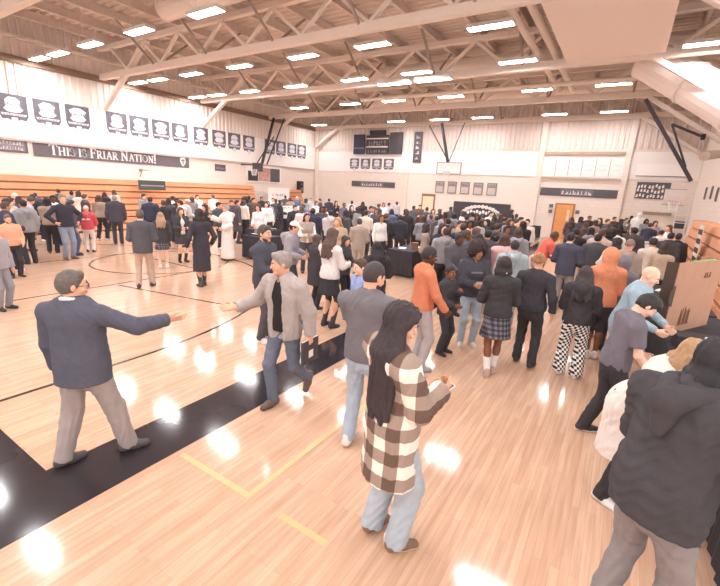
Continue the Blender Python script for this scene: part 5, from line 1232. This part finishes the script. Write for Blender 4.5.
CROWD = [
 (-13.68, 4.16, -47.0, 1.675, 'mid', 'cream', 'black', 'sweater', 'person in cream sweater, chin-length hair, before left end of bleachers'),
 (-13.03, 4.29, 92.0, 1.687, 'short', 'grey', 'black', 'hoodie', 'person in grey hoodie, short hair, before left end of bleachers'),
 (-14.44, 5.34, 50.0, 1.675, 'mid', 'taupe', 'black', 'sweater', 'person in taupe sweater, chin-length hair, before left end of bleachers'),
 (-15.79, 6.01, -91.0, 1.675, 'short', 'white', 'black', 'shirt', 'person in white shirt, short hair, along left bleachers'),
 (-20.53, 8.55, 57.0, 1.648, 'short', 'grey', 'black', 'jacket', 'person in grey jacket, short hair, along left bleachers'),
 (-21.14, 10.68, 83.0, 1.717, 'mid', 'cream', 'black', 'sweater', 'person in cream sweater, chin-length hair, along left bleachers, right one'),
 (-18.03, 10.33, -80.0, 1.675, 'short', 'grey', 'black', 'jacket', 'person in grey jacket, short hair, near green board on bleachers'),
 (-14.67, 9.37, 47.0, 1.675, 'mid', 'charcoal', 'black', 'jacket', 'person in charcoal jacket, chin-length hair, left of robed man'),
 (-15.05, 9.95, -103.0, 1.661, 'short', 'black', 'black', 'jacket', 'person in black jacket, short hair, left of robed man'),
 (-15.8, 11.2, 75.0, 1.675, 'mid', 'grey', 'black', 'sweater', 'person in grey sweater, chin-length hair, left of robed man'),
 (-13.6, 11.45, -100.0, 1.675, 'short', 'charcoal', 'black', 'jacket', 'person in charcoal jacket, short hair, right of robed man'),
 (-13.68, 12.15, 18.0, 1.675, 'mid', 'cream', 'black', 'sweater', 'person in cream sweater, chin-length hair, right of robed man'),
 (-18.06, 16.48, 68.0, 1.675, 'short', 'navy', 'black', 'jacket', 'person in navy jacket, short hair, right of robed man'),
 (-13.03, 12.96, -115.0, 1.675, 'mid', 'grey', 'black', 'hoodie', 'person in grey hoodie, chin-length hair, right of robed man'),
 (-14.91, 15.39, 24.0, 1.675, 'short', 'charcoal', 'black', 'jacket', 'person in charcoal jacket, short hair, before white roll-up banner, left one'),
 (-10.42, 11.75, -108.0, 1.675, 'short', 'black', 'black', 'jacket', 'person in black jacket, short hair, before white roll-up banner'),
 (-9.79, 11.42, 61.0, 1.68, 'mid', 'white', 'black', 'shirt', 'person in white shirt, chin-length hair, below wall loudspeaker, left one'),
 (-8.89, 10.94, 19.0, 1.675, 'short', 'navy', 'black', 'jacket', 'person in navy jacket, short hair, below wall loudspeaker, left one'),
 (-9.78, 12.57, -122.0, 1.675, 'mid', 'charcoal', 'black', 'sweater', 'person in charcoal sweater, chin-length hair, below wall loudspeaker'),
 (-7.98, 10.73, 47.0, 1.675, 'short', 'lightgrey', 'black', 'hoodie', 'person in light grey hoodie, short hair, below wall loudspeaker, right one'),
 (-10.22, 15.3, -116.0, 1.675, 'mid', 'black', 'black', 'jacket', 'person in black jacket, chin-length hair, below short dark banner'),
 (-7.66, 12.36, 22.0, 1.675, 'short', 'cream', 'black', 'shirt', 'person in cream shirt, short hair, below short dark banner'),
 (-8.4, 14.39, -170.0, 1.675, 'mid', 'charcoal', 'black', 'sweater', 'person in charcoal sweater, chin-length hair, below short dark banner'),
 (-7.2, 14.76, -134.0, 1.675, 'short', 'black', 'black', 'jacket', 'person in black jacket, short hair, by cream side door'),
 (-5.41, 12.28, 44.0, 1.675, 'mid', 'grey', 'black', 'sweater', 'person in grey sweater, chin-length hair, by cream side door'),
 (-5.7, 14.11, 2.0, 1.575, 'short', 'charcoal', 'black', 'jacket', 'person in charcoal jacket, short hair, below leftmost plaques'),
 (-3.7, 9.59, -119.0, 1.675, 'mid', 'black', 'black', 'sweater', 'person in black sweater, chin-length hair, below leftmost plaques, left one'),
 (-3.39, 10.25, 18.0, 1.675, 'short', 'navy', 'black', 'jacket', 'person in navy jacket, short hair, before left half of black backdrop'),
 (-3.29, 14.78, -147.0, 1.675, 'mid', 'grey', 'black', 'sweater', 'person in grey sweater, chin-length hair, left of orange door'),
 (-3.94, 18.87, 2.0, 1.675, 'short', 'charcoal', 'black', 'jacket', 'person in charcoal jacket, short hair, left of orange door, right one'),
 (-2.59, 13.56, 31.0, 1.675, 'mid', 'black', 'black', 'jacket', 'person in black jacket, chin-length hair, left of orange door, right one'),
 (-0.43, 10.93, -8.0, 1.675, 'short', 'charcoal', 'black', 'jacket', 'person in charcoal jacket, short hair, by orange door'),
 (-0.42, 15.14, -158.0, 1.675, 'mid', 'white', 'black', 'sweater', 'person in white sweater, chin-length hair, below long dark banner'),
 (-0.25, 17.1, -19.0, 1.675, 'short', 'black', 'black', 'jacket', 'person in black jacket, short hair, below long dark banner, left one'),
 (0.35, 14.41, 9.0, 1.718, 'short', 'charcoal', 'black', 'jacket', 'person in charcoal jacket, short hair, below long dark banner'),
 (0.98, 24.59, -162.0, 1.678, 'mid', 'grey', 'black', 'sweater', 'person in grey sweater, chin-length hair, below dark mural'),
 (1.39, 14.36, -36.0, 1.651, 'short', 'black', 'black', 'jacket', 'person in black jacket, short hair, below dark mural'),
 (-12.33, 3.69, 13.0, 1.675, 'short', 'navy', 'black', 'jacket', 'person in navy jacket, short hair, before left end of bleachers'),
 (-14.33, 4.43, -47.0, 1.669, 'short', 'lightgrey', 'grey', 'hoodie', 'person in light grey hoodie, short hair, before left end of bleachers'),
 (-16.82, 5.32, 92.0, 1.675, 'cap', 'lightgrey', 'khaki', 'sweater', 'person in light grey sweater, cap, before left end of bleachers'),
 (-15.87, 5.13, 72.0, 1.627, 'mid', 'charcoal', 'black', 'jacket', 'person in charcoal jacket, chin-length hair, before left end of bleachers'),
 (-17.1, 5.93, 41.0, 1.641, 'short', 'black', 'black', 'jacket', 'person in black jacket, short hair, before left end of bleachers'),
 (-21.12, 8.3, 79.0, 1.699, 'short', 'charcoal', 'black', 'jacket', 'person in charcoal jacket, short hair, along left bleachers, left one'),
 (-18.94, 8.15, 87.0, 1.709, 'mid', 'cream', 'khaki', 'sweater', 'person in cream sweater, chin-length hair, along left bleachers, left one'),
 (-16.98, 7.49, -14.0, 1.675, 'short', 'charcoal', 'black', 'jacket', 'person in charcoal jacket, short hair, along left bleachers, right one'),
 (-16.32, 7.67, 35.0, 1.675, 'mid', 'taupe', 'black', 'sweater', 'person in taupe sweater, chin-length hair, along left bleachers'),
 (-15.28, 8.98, 50.0, 1.675, 'short', 'navy', 'black', 'jacket', 'person in navy jacket, short hair, near green board on bleachers'),
 (-13.24, 8.27, 78.0, 1.675, 'short', 'black', 'black', 'sweater', 'person in black sweater, short hair, left of robed man'),
 (-16.47, 10.71, 27.0, 1.675, 'short', 'white', 'black', 'shirt', 'person in white shirt, short hair, left of robed man, leftmost'),
 (-13.32, 8.96, 116.0, 1.675, 'short', 'cream', 'khaki', 'hoodie', 'person in cream hoodie, short hair, left of robed man'),
 (-14.06, 9.75, -35.0, 1.675, 'cap', 'lightgrey', 'black', 'hoodie', 'person in light grey hoodie, cap, left of robed man'),
 (-18.07, 13.1, -116.0, 1.675, 'short', 'white', 'black', 'shirt', 'person in white shirt, short hair, left of robed man, second from left'),
 (-11.1, 8.32, 173.0, 1.675, 'mid', 'black', 'black', 'jacket', 'person in black jacket, chin-length hair, left of robed man'),
 (-18.48, 14.37, 52.0, 1.675, 'short', 'white', 'grey', 'shirt', 'person in white shirt, short hair, left of robed man, third from left'),
 (-12.18, 9.68, -68.0, 1.675, 'short', 'charcoal', 'black', 'jacket', 'person in charcoal jacket, short hair, left of robed man'),
 (-15.66, 14.55, -103.0, 1.675, 'short', 'brown', 'black', 'jacket', 'person in brown jacket, short hair, right of robed man'),
 (-17.02, 16.47, -94.0, 1.675, 'short', 'black', 'black', 'jacket', 'person in black jacket, short hair, right of robed man'),
 (-10.52, 10.04, -154.0, 1.707, 'mid', 'white', 'taupe', 'shirt', 'person in white shirt, chin-length hair, right of robed man'),
 (-12.29, 12.16, -115.0, 1.675, 'mid', 'white', 'black', 'sweater', 'person in white sweater, chin-length hair, right of robed man'),
 (-15.99, 16.27, -166.0, 1.675, 'short', 'white', 'black', 'shirt', 'person in white shirt, short hair, before white roll-up banner'),
 (-13.96, 14.68, -46.0, 1.675, 'mid', 'black', 'black', 'jacket', 'person in black jacket, chin-length hair, before white roll-up banner'),
 (-19.22, 20.68, 43.0, 1.675, 'short', 'charcoal', 'black', 'jacket', 'person in charcoal jacket, short hair, before white roll-up banner, right one'),
 (-16.31, 17.96, 62.0, 1.675, 'short', 'taupe', 'black', 'shirt', 'person in taupe shirt, short hair, before white roll-up banner'),
 (-17.93, 20.41, 11.0, 1.675, 'cap', 'denim', 'black', 'jacket', 'person in denim jacket, cap, before white roll-up banner'),
 (-10.98, 12.87, 30.0, 1.675, 'short', 'blue', 'black', 'hoodie', 'person in blue hoodie, short hair, below wall loudspeaker'),
 (-15.34, 18.23, -20.0, 1.675, 'mid', 'grey', 'black', 'sweater', 'person in grey sweater, chin-length hair, below wall loudspeaker'),
 (-16.77, 20.42, -121.0, 1.675, 'short', 'lightgrey', 'black', 'hoodie', 'person in light grey hoodie, short hair, below wall loudspeaker, left one'),
 (-13.3, 16.6, -81.0, 1.675, 'mid', 'white', 'black', 'shirt', 'person in white shirt, chin-length hair, below wall loudspeaker, right one'),
 (-15.57, 19.81, 108.0, 1.675, 'short', 'charcoal', 'black', 'jacket', 'person in charcoal jacket, short hair, below wall loudspeaker'),
 (-10.13, 13.22, -113.0, 1.649, 'mid', 'cream', 'grey', 'sweater', 'person in cream sweater, chin-length hair, below wall loudspeaker'),
 (-15.74, 20.93, 32.0, 1.675, 'short', 'navy', 'black', 'jacket', 'person in navy jacket, short hair, below wall loudspeaker, right one'),
 (-13.45, 18.53, -124.0, 1.675, 'mid', 'black', 'black', 'sweater', 'person in black sweater, chin-length hair, below wall loudspeaker'),
 (-5.97, 8.37, -155.0, 1.675, 'blond', 'tan', 'khaki', 'sweater', 'person in tan sweater, fair hair, below wall loudspeaker'),
 (-11.66, 16.74, -105.0, 1.675, 'short', 'purple', 'black', 'sweater', 'person in purple sweater, short hair, below wall loudspeaker'),
 (-7.85, 11.4, -25.0, 1.675, 'mid', 'charcoal', 'black', 'hoodie', 'person in charcoal hoodie, chin-length hair, below short dark banner'),
 (-13.85, 20.71, 34.0, 1.661, 'short', 'white', 'black', 'shirt', 'person in white shirt, short hair, below short dark banner'),
 (-9.05, 13.98, -87.0, 1.675, 'mid', 'grey', 'black', 'sweater', 'person in grey sweater, chin-length hair, below short dark banner'),
 (-13.05, 20.68, 32.0, 1.65, 'back', 'black', 'black', 'coat', 'person in black long coat, long hair, below short dark banner'),
 (-9.51, 15.75, -119.0, 1.675, 'short', 'charcoal', 'black', 'shirt', 'person in charcoal shirt, short hair, below short dark banner'),
 (-8.92, 15.11, -179.0, 1.675, 'mid', 'lavender', 'grey', 'shirt', 'person in lavender shirt, chin-length hair, below short dark banner'),
 (-10.84, 18.74, -30.0, 1.675, 'short', 'navy', 'black', 'jacket', 'person in navy jacket, short hair, below short dark banner'),
 (-11.69, 20.79, -131.0, 1.675, 'mid', 'white', 'black', 'shirt', 'person in white shirt, chin-length hair, below short dark banner, right one'),
 (-11.76, 21.5, -1.0, 1.671, 'short', 'lavender', 'khaki', 'shirt', 'person in lavender shirt, short hair, below short dark banner'),
 (-7.63, 14.23, 48.0, 1.69, 'mid', 'blue', 'black', 'hoodie', 'person in blue hoodie, chin-length hair, below short dark banner'),
 (-12.79, 24.48, -112.0, 1.675, 'short', 'lightgrey', 'black', 'hoodie', 'person in light grey hoodie, short hair, below short dark banner'),
 (-7.64, 15.48, -74.0, 1.675, 'mid', 'taupe', 'black', 'sweater', 'person in taupe sweater, chin-length hair, by cream side door, left one'),
 (-9.19, 19.5, -15.0, 1.675, 'short', 'charcoal', 'black', 'jacket', 'person in charcoal jacket, short hair, by cream side door'),
 (-5.99, 13.1, 45.0, 1.545, 'mid', 'black', 'black', 'jacket', 'person in black jacket, chin-length hair, by cream side door'),
 (-9.86, 21.72, -136.0, 1.675, 'short', 'brown', 'black', 'jacket', 'person in brown jacket, short hair, by cream side door'),
 (-6.17, 14.65, 3.0, 1.6, 'short', 'purple', 'black', 'hoodie', 'person in purple hoodie, short hair, by cream side door'),
 (-7.29, 17.6, -128.0, 1.675, 'mid', 'taupe', 'black', 'sweater', 'person in taupe sweater, chin-length hair, below leftmost plaques'),
 (-7.29, 18.33, -98.0, 1.666, 'short', 'black', 'black', 'jacket', 'person in black jacket, short hair, below leftmost plaques'),
 (-5.93, 15.56, 161.0, 1.675, 'mid', 'burgundy', 'black', 'sweater', 'person in burgundy sweater, chin-length hair, below leftmost plaques'),
 (-4.39, 11.82, 20.0, 1.675, 'short', 'navy', 'black', 'jacket', 'person in navy jacket, short hair, below leftmost plaques'),
 (-8.13, 22.03, -120.0, 1.675, 'short', 'charcoal', 'black', 'sweater', 'person in charcoal sweater, short hair, below leftmost plaques'),
 (-5.39, 15.08, -20.0, 1.685, 'mid', 'grey', 'grey', 'hoodie', 'person in grey hoodie, chin-length hair, below leftmost plaques'),
 (-3.87, 11.32, -141.0, 1.675, 'short', 'tan', 'black', 'sweater', 'person in tan sweater, short hair, before left half of black backdrop'),
 (-5.99, 17.77, -81.0, 1.675, 'mid', 'white', 'black', 'shirt', 'person in white shirt, chin-length hair, before left half of black backdrop'),
 (-2.75, 8.49, -42.0, 1.675, 'short', 'charcoal', 'black', 'jacket', 'person in charcoal jacket, short hair, before left half of black backdrop'),
 (-4.72, 14.5, 18.0, 1.675, 'short', 'black', 'black', 'jacket', 'person in black jacket, short hair, before left half of black backdrop'),
 (-3.84, 12.21, -133.0, 1.648, 'mid', 'pink', 'black', 'sweater', 'person in pink sweater, chin-length hair, before left half of black backdrop'),
 (-5.42, 17.39, 57.0, 1.679, 'short', 'taupe', 'grey', 'shirt', 'person in taupe shirt, short hair, before left half of black backdrop'),
 (-2.89, 9.64, -13.0, 1.649, 'mid', 'brown', 'black', 'jacket', 'person in brown jacket, chin-length hair, before left half of black backdrop'),
 (-4.77, 15.96, -153.0, 1.675, 'mid', 'black', 'black', 'sweater', 'person in black sweater, chin-length hair, before left half of black backdrop'),
 (-3.76, 12.98, -104.0, 1.629, 'short', 'lightgrey', 'black', 'hoodie', 'person in light grey hoodie, short hair, before right half of black backdrop'),
 (-4.75, 16.72, 26.0, 1.66, 'short', 'charcoal', 'black', 'jacket', 'person in charcoal jacket, short hair, before right half of black backdrop'),
 (-3.75, 13.71, 135.0, 1.638, 'mid', 'black', 'black', 'jacket', 'person in black jacket, chin-length hair, before right half of black backdrop, left one'),
 (-5.1, 18.99, -145.0, 1.675, 'short', 'white', 'black', 'shirt', 'person in white shirt, short hair, before right half of black backdrop'),
 (-3.97, 15.4, 14.0, 1.675, 'back', 'black', 'black', 'coat', 'person in black long coat, long hair, before right half of black backdrop'),
 (-2.85, 11.44, -26.0, 1.675, 'short', 'charcoal', 'black', 'hoodie', 'person in charcoal hoodie, short hair, before right half of black backdrop'),
 (-4.3, 17.6, -136.0, 1.675, 'mid', 'black', 'black', 'jacket', 'person in black jacket, chin-length hair, before right half of black backdrop, right one'),
 (-3.76, 16.04, 3.0, 1.638, 'short', 'navy', 'black', 'jacket', 'person in navy jacket, short hair, before right half of black backdrop'),
 (-1.92, 8.46, 33.0, 1.675, 'mid', 'pink', 'grey', 'sweater', 'person in pink sweater, chin-length hair, before right half of black backdrop'),
 (-2.44, 10.86, -107.0, 1.682, 'short', 'burgundy', 'black', 'sweater', 'person in burgundy sweater, short hair, before right half of black backdrop'),
 (-5.36, 24.25, -38.0, 1.675, 'mid', 'black', 'black', 'jacket', 'person in black jacket, chin-length hair, left of orange door, left one'),
 (-3.01, 14.07, -148.0, 1.686, 'short', 'charcoal', 'black', 'jacket', 'person in charcoal jacket, short hair, left of orange door, left one'),
 (-3.29, 16.57, -139.0, 1.66, 'short', 'peach', 'black', 'shirt', 'person in peach shirt, short hair, left of orange door'),
 (-1.97, 9.88, 21.0, 1.721, 'mid', 'grey', 'black', 'hoodie', 'person in grey hoodie, chin-length hair, left of orange door'),
 (-2.76, 15.25, -160.0, 1.669, 'short', 'white', 'black', 'shirt', 'person in white shirt, short hair, left of orange door'),
 (-0.98, 12.21, 25.0, 1.675, 'short', 'black', 'black', 'jacket', 'person in black jacket, short hair, by orange door, left one'),
 (-1.54, 20.58, -116.0, 1.687, 'mid', 'charcoal', 'black', 'sweater', 'person in charcoal sweater, chin-length hair, by orange door'),
 (-1.06, 16.19, -6.0, 1.675, 'back', 'brown', 'black', 'sweater', 'person in brown sweater, long hair, by orange door'),
 (-1.4, 23.19, -157.0, 1.675, 'short', 'black', 'black', 'jacket', 'person in black jacket, short hair, by orange door, right one'),
 (-0.7, 13.3, -37.0, 1.675, 'mid', 'grey', 'black', 'hoodie', 'person in grey hoodie, chin-length hair, by orange door'),
 (-0.89, 18.64, -137.0, 1.675, 'short', 'taupe', 'black', 'shirt', 'person in taupe shirt, short hair, by orange door'),
 (-0.85, 21.4, 152.0, 1.675, 'mid', 'black', 'black', 'jacket', 'person in black jacket, chin-length hair, below long dark banner, left one'),
 (-0.55, 20.75, -118.0, 1.675, 'short', 'charcoal', 'black', 'sweater', 'person in charcoal sweater, short hair, below long dark banner'),
 (-0.23, 12.83, 1.0, 1.688, 'afro', 'black', 'black', 'jacket', 'person in black jacket, big hair, below long dark banner'),
 (-0.37, 24.38, -159.0, 1.675, 'short', 'brown', 'black', 'jacket', 'person in brown jacket, short hair, below long dark banner'),
 (-0.08, 13.89, -10.0, 1.675, 'short', 'white', 'khaki', 'hoodie', 'person in white hoodie, short hair, below long dark banner'),
 (-0.01, 10.23, 20.0, 1.675, 'mid', 'cream', 'black', 'sweater', 'person in cream sweater, chin-length hair, below long dark banner'),
 (-0.05, 22.05, -80.0, 1.675, 'mid', 'black', 'black', 'jacket', 'person in black jacket, chin-length hair, below long dark banner, right one'),
 (0.14, 23.85, -150.0, 1.682, 'short', 'grey', 'black', 'hoodie', 'person in grey hoodie, short hair, below long dark banner'),
 (0.18, 9.58, 9.0, 1.7, 'beanie', 'taupe', 'black', 'hoodie', 'person in taupe hoodie, beanie, below long dark banner'),
 (0.38, 27.55, -61.0, 1.701, 'short', 'black', 'black', 'jacket', 'person in black jacket, short hair, below long dark banner, right one'),
 (0.94, 19.7, -3.0, 1.675, 'short', 'navy', 'black', 'jacket', 'person in navy jacket, short hair, below dark mural'),
 (1.24, 22.59, -143.0, 1.675, 'mid', 'lightgrey', 'black', 'shirt', 'person in light grey shirt, chin-length hair, below dark mural'),
 (1.45, 18.06, 145.0, 1.714, 'mid', 'white', 'black', 'shirt', 'person in white shirt, chin-length hair, below dark mural'),
 (0.85, 10.73, -35.0, 1.625, 'mid', 'tan', 'black', 'sweater', 'person in tan sweater, chin-length hair, below dark mural'),
 (0.68, 11.39, 17.0, 1.668, 'short', 'cream', 'grey', 'shirt', 'person in cream shirt, short hair, below dark mural'),
 (-3.33, 8.84, 41.0, 1.648, 'short', 'grey', 'black', 'hoodie', 'person in grey hoodie, short hair, below leftmost plaques'),
 (-3.86, 10.69, -120.0, 1.565, 'mid', 'black', 'black', 'sweater', 'person in black sweater, chin-length hair, below leftmost plaques, right one'),
 (-2.34, 8.11, 6.0, 1.655, 'mid', 'charcoal', 'black', 'jacket', 'person in charcoal jacket, chin-length hair, before right half of black backdrop'),
 (-2.51, 10.15, -46.0, 1.469, 'short', 'brown', 'black', 'jacket', 'person in brown jacket, short hair, before right half of black backdrop'),
 (-4.3, 9.99, -77.0, 1.608, 'mid', 'taupe', 'black', 'sweater', 'person in taupe sweater, chin-length hair, by cream side door, right one'),
 (-6.44, 11.63, -1.0, 1.675, 'short', 'black', 'black', 'jacket', 'person in black jacket, short hair, below short dark banner'),
 (-6.22, 10.92, -110.0, 1.675, 'mid', 'white', 'black', 'shirt', 'person in white shirt, chin-length hair, below short dark banner, left one'),
]

FIGS = {}
for row in PEOPLE:
    x, y, hd, H, d, label, h = row
    r, f = person(x, y, hd, H, d, label, None, h)
    FIGS[label] = (r, f)
def who(s):
    for k, v in FIGS.items():
        if s in k: return v

# lettering on clothes
r, f = who('big afro')
for i in range(6):
    u = -.085 + i * .030
    b = MB(); b.tube([f.U(u, .148, 1.275), f.U(u, .148, 1.305)], .004, 5); b.tube([f.U(u, .148, 1.30 - .015 * (i % 2)), f.U(u + .016, .147, 1.30 - .015 * (i % 2))], .004, 5); b.tube([f.U(u + .017, .147, 1.275), f.U(u + .017, .147, 1.305)], .004, 5)
    b.build('chest_lettering', mat('9d9ea8', .8), r)
r, f = who('red hoodie')
b = MB()
for i in range(6):
    u = -.12 + i * .042
    b.bar(f.U(u, -.185, 1.24), f.U(u, -.185, 1.30), .012, .03); b.bar(f.U(u + .024, -.185, 1.24), f.U(u + .024, -.185, 1.30), .012, .03); b.bar(f.U(u, -.185, 1.27 + .02 * (i % 2)), f.U(u + .024, -.185, 1.27 + .02 * (i % 2)), .03, .012)
b.build('back_lettering', mat('efe6e2', .8), r)

# things held in hands: free-standing objects at the hand
def held(kind, fig, sd, off, rot, label, cat):
    r, f = fig
    W = f.arms[sd][2]; M = r.matrix_basis
    p = M @ Vector(tuple(W + np.array(off)))
    t = empty(kind, p); t.rotation_euler = (math.radians(rot[0]), math.radians(rot[1]), r.rotation_euler[2] + math.radians(rot[2])); tag(t, label, cat)
    return t
t = held('phone', who('buffalo-plaid'), -1, (.10, .075, .015), (25, 0, 0), 'phone held by the girl in the plaid coat', 'phone')
MB().box(-.038, .038, -.078, .078, 0, .009).build('case', mat('e8e2de', .4), t); MB().box(-.034, .034, -.073, .073, .009, .0105).build('screen', mat('6d7078', .15), t)
t = held('folder', who('striding'), -1, (0, .02, -.14), (0, 0, 0), 'black folder carried low by the grey-haired striding man', 'folder')
MB().box(-.012, .012, -.16, .13, -.16, .10).build('cover', M_dark, t); MB().box(-.0145, -.0125, -.06, .02, -.10, -.02).build('white_label', M_txt, t); MB().box(-.008, .008, -.155, .125, .10, .104).build('pages', M_txt, t)
t = held('paper_sheet', who('big afro'), 1, (-.07, .07, .03), (60, 0, 0), 'white paper held by the woman with the afro', 'paper')
MB().box(-.07, .07, -.05, .05, 0, .004).build('front_sheet', M_txt, t); MB().box(-.065, .075, -.045, .055, -.004, -.001).build('back_sheet', M_txt, t)
t = held('paper_cup', who('navy sweater holding'), 1, (-.05, .085, .0), (0, 0, 0), 'white cup held by the man in the navy sweater', 'cup')
MB().tube([(0, 0, -.05), (0, 0, .05)], [.028, .038], 16).build('cup_body', M_txt, t); MB().tube([(0, 0, .05), (0, 0, .06)], [.041, .039], 16).build('lid', mat('d9d4cf', .5), t)
t = held('phone', who('bearded man in a dark grey'), 1, (-.06, .085, .01), (30, 0, 0), 'dark phone in the hands of the bearded man in grey', 'phone')
MB().box(-.036, .036, -.074, .074, 0, .009).build('case', M_black, t); MB().box(-.032, .032, -.07, .07, .009, .0105).build('screen', mat('8d949c', .15), t)

# the far crowd: a handful of figures, each copy with its own clothes
HC = 0.021
POSES = dict(down=dict(hp=4), front=dict(hp=10, R=(.13, .29, 1.08), L=(-.11, .30, 1.06)), chin=dict(hp=4, hy=12, R=(.10, .22, 1.34), L=(-.02, .24, 1.08)), hip=dict(hy=-14, tilt=2, R=(.16, .26, 1.02)), turn=dict(hy=28, hp=6, L=(-.16, .30, 1.12), RF=(.12, .08), LF=(-.12, -.06)))
FC = {}
def fig_of(p, fem):
    k = (p, fem)
    if k not in FC: FC[k] = Fig(POSES[p], 1.0 if fem else 1.05, fem)
    return FC[k]
MC = {}
def cmesh(key, make, h=HC):
    if key not in MC:
        MC[key] = make().mesh(h, key[0])
    return MC[key]
def slot_obj(name, me, m, parent=None):
    o = bpy.data.objects.new(name, me)
    if not me.materials: me.materials.append(None)
    link(o, parent)
    o.material_slots[0].link = 'OBJECT'; o.material_slots[0].material = m
    return o
rs = random.Random(5)
HAIRC = ['2a2527', '241f20', '3a2e2a', '4a382e', '2e2827', '5b463a']
for i, (x, y, hd, H, hair, top, bottom, ts, label) in enumerate(CROWD):
    fem = hair in ('mid', 'back', 'blond')
    p = list(POSES)[rs.randrange(5)]
    f = fig_of(p, fem); k = (p, fem)
    sk = mat(SKIN[rs.choice(['light', 'light', 'fair', 'tan', 'brown', 'dark'])], .55, var=.06, spec=.35)
    o = slot_obj('person', cmesh(('person',) + k, lambda: f.body(HC, True, .78, .8)), sk)
    s = H / 1.76
    o.location = (x, y, 0); o.rotation_euler = (0, 0, math.radians(hd + rs.uniform(-12, 12))); wv = rs.uniform(.96, 1.10); o.scale = (s * wv, s * wv, s)
    tag(o, label, 'person', 'crowd in the back of the hall')
    mk = {'jacket': lambda: f.shirt(.036, .82, 1, collar=1.3, ru=.056, rw=.040), 'hoodie': lambda: f.shirt(.036, .88, 1, hood=1, ru=.055), 'sweater': lambda: f.shirt(.026, .90, 1), 'shirt': lambda: f.shirt(.018, .89, 1, collar=1), 'coat': lambda: f.shirt(.040, .60, 1, flare=.03, ru=.058)}[ts]
    slot_obj(ts, cmesh((ts,) + k, mk), fabric(top), o)
    slot_obj('trousers', cmesh(('trousers',) + k, lambda: f.pants(.016)), fabric(bottom), o)
    for sd in (1, -1): slot_obj('shoe', cmesh(('shoe', sd) + k, lambda: f.shoe(sd), .018), cm(rs.choice(['2b2a2d', 'e9e2dc', '5c463a']), .6), o)
    hk = {'blond': 'back', 'beanie': 'beanie', 'cap': 'cap'}.get(hair, hair)
    hc = {'blond': 'b78f66', 'cap': 'e3d9cf', 'beanie': '7d6a60'}.get(hair, rs.choice(HAIRC))
    slot_obj('cap' if hair == 'cap' else 'beanie' if hair == 'beanie' else 'hair', cmesh(('hair', hk) + k, lambda: f.hair(hk, .18 if hk == 'mid' else .32), .018), mat(hazed(hc, .08), .65, var=.3, scale=40), o)

# ------------------------------------------------------------------ light and camera
w = bpy.data.worlds.new('hall_daylight'); SC.world = w; w.use_nodes = True
bg = w.node_tree.nodes['Background']; bg.inputs['Color'].default_value = rgb('fdf2ef'); bg.inputs['Strength'].default_value = WORLD

cam = bpy.data.cameras.new('camera'); cam.sensor_fit = 'HORIZONTAL'; cam.sensor_width = 36; cam.lens = 405 / 720 * 36; cam.clip_start = .05; cam.clip_end = 200
co = bpy.data.objects.new('camera', cam); COL.objects.link(co)
yaw, pit, rol = math.radians(-32.0), math.radians(14.5), math.radians(-3.03)
fw = Vector((math.sin(yaw) * math.cos(pit), math.cos(yaw) * math.cos(pit), -math.sin(pit))); ri = Vector((math.cos(yaw), -math.sin(yaw), 0)); dn = fw.cross(ri)
r2 = ri * math.cos(rol) + dn * math.sin(rol); d2 = dn * math.cos(rol) - ri * math.sin(rol)
M = Matrix((r2, -d2, -fw)).transposed().to_4x4(); M.translation = (0, 0, 2.4)
co.matrix_world = M
SC.camera = co
vs = SC.view_settings; vs.view_transform = 'Standard'; vs.look = 'None'; vs.gamma = 1.0; vs.use_curve_mapping = False; vs.exposure = EXPO
SC.cycles.use_denoising = True
SC.cycles.max_bounces = 6; SC.cycles.diffuse_bounces = 4; SC.cycles.glossy_bounces = 3
SC.cycles.sample_clamp_indirect = 6.0
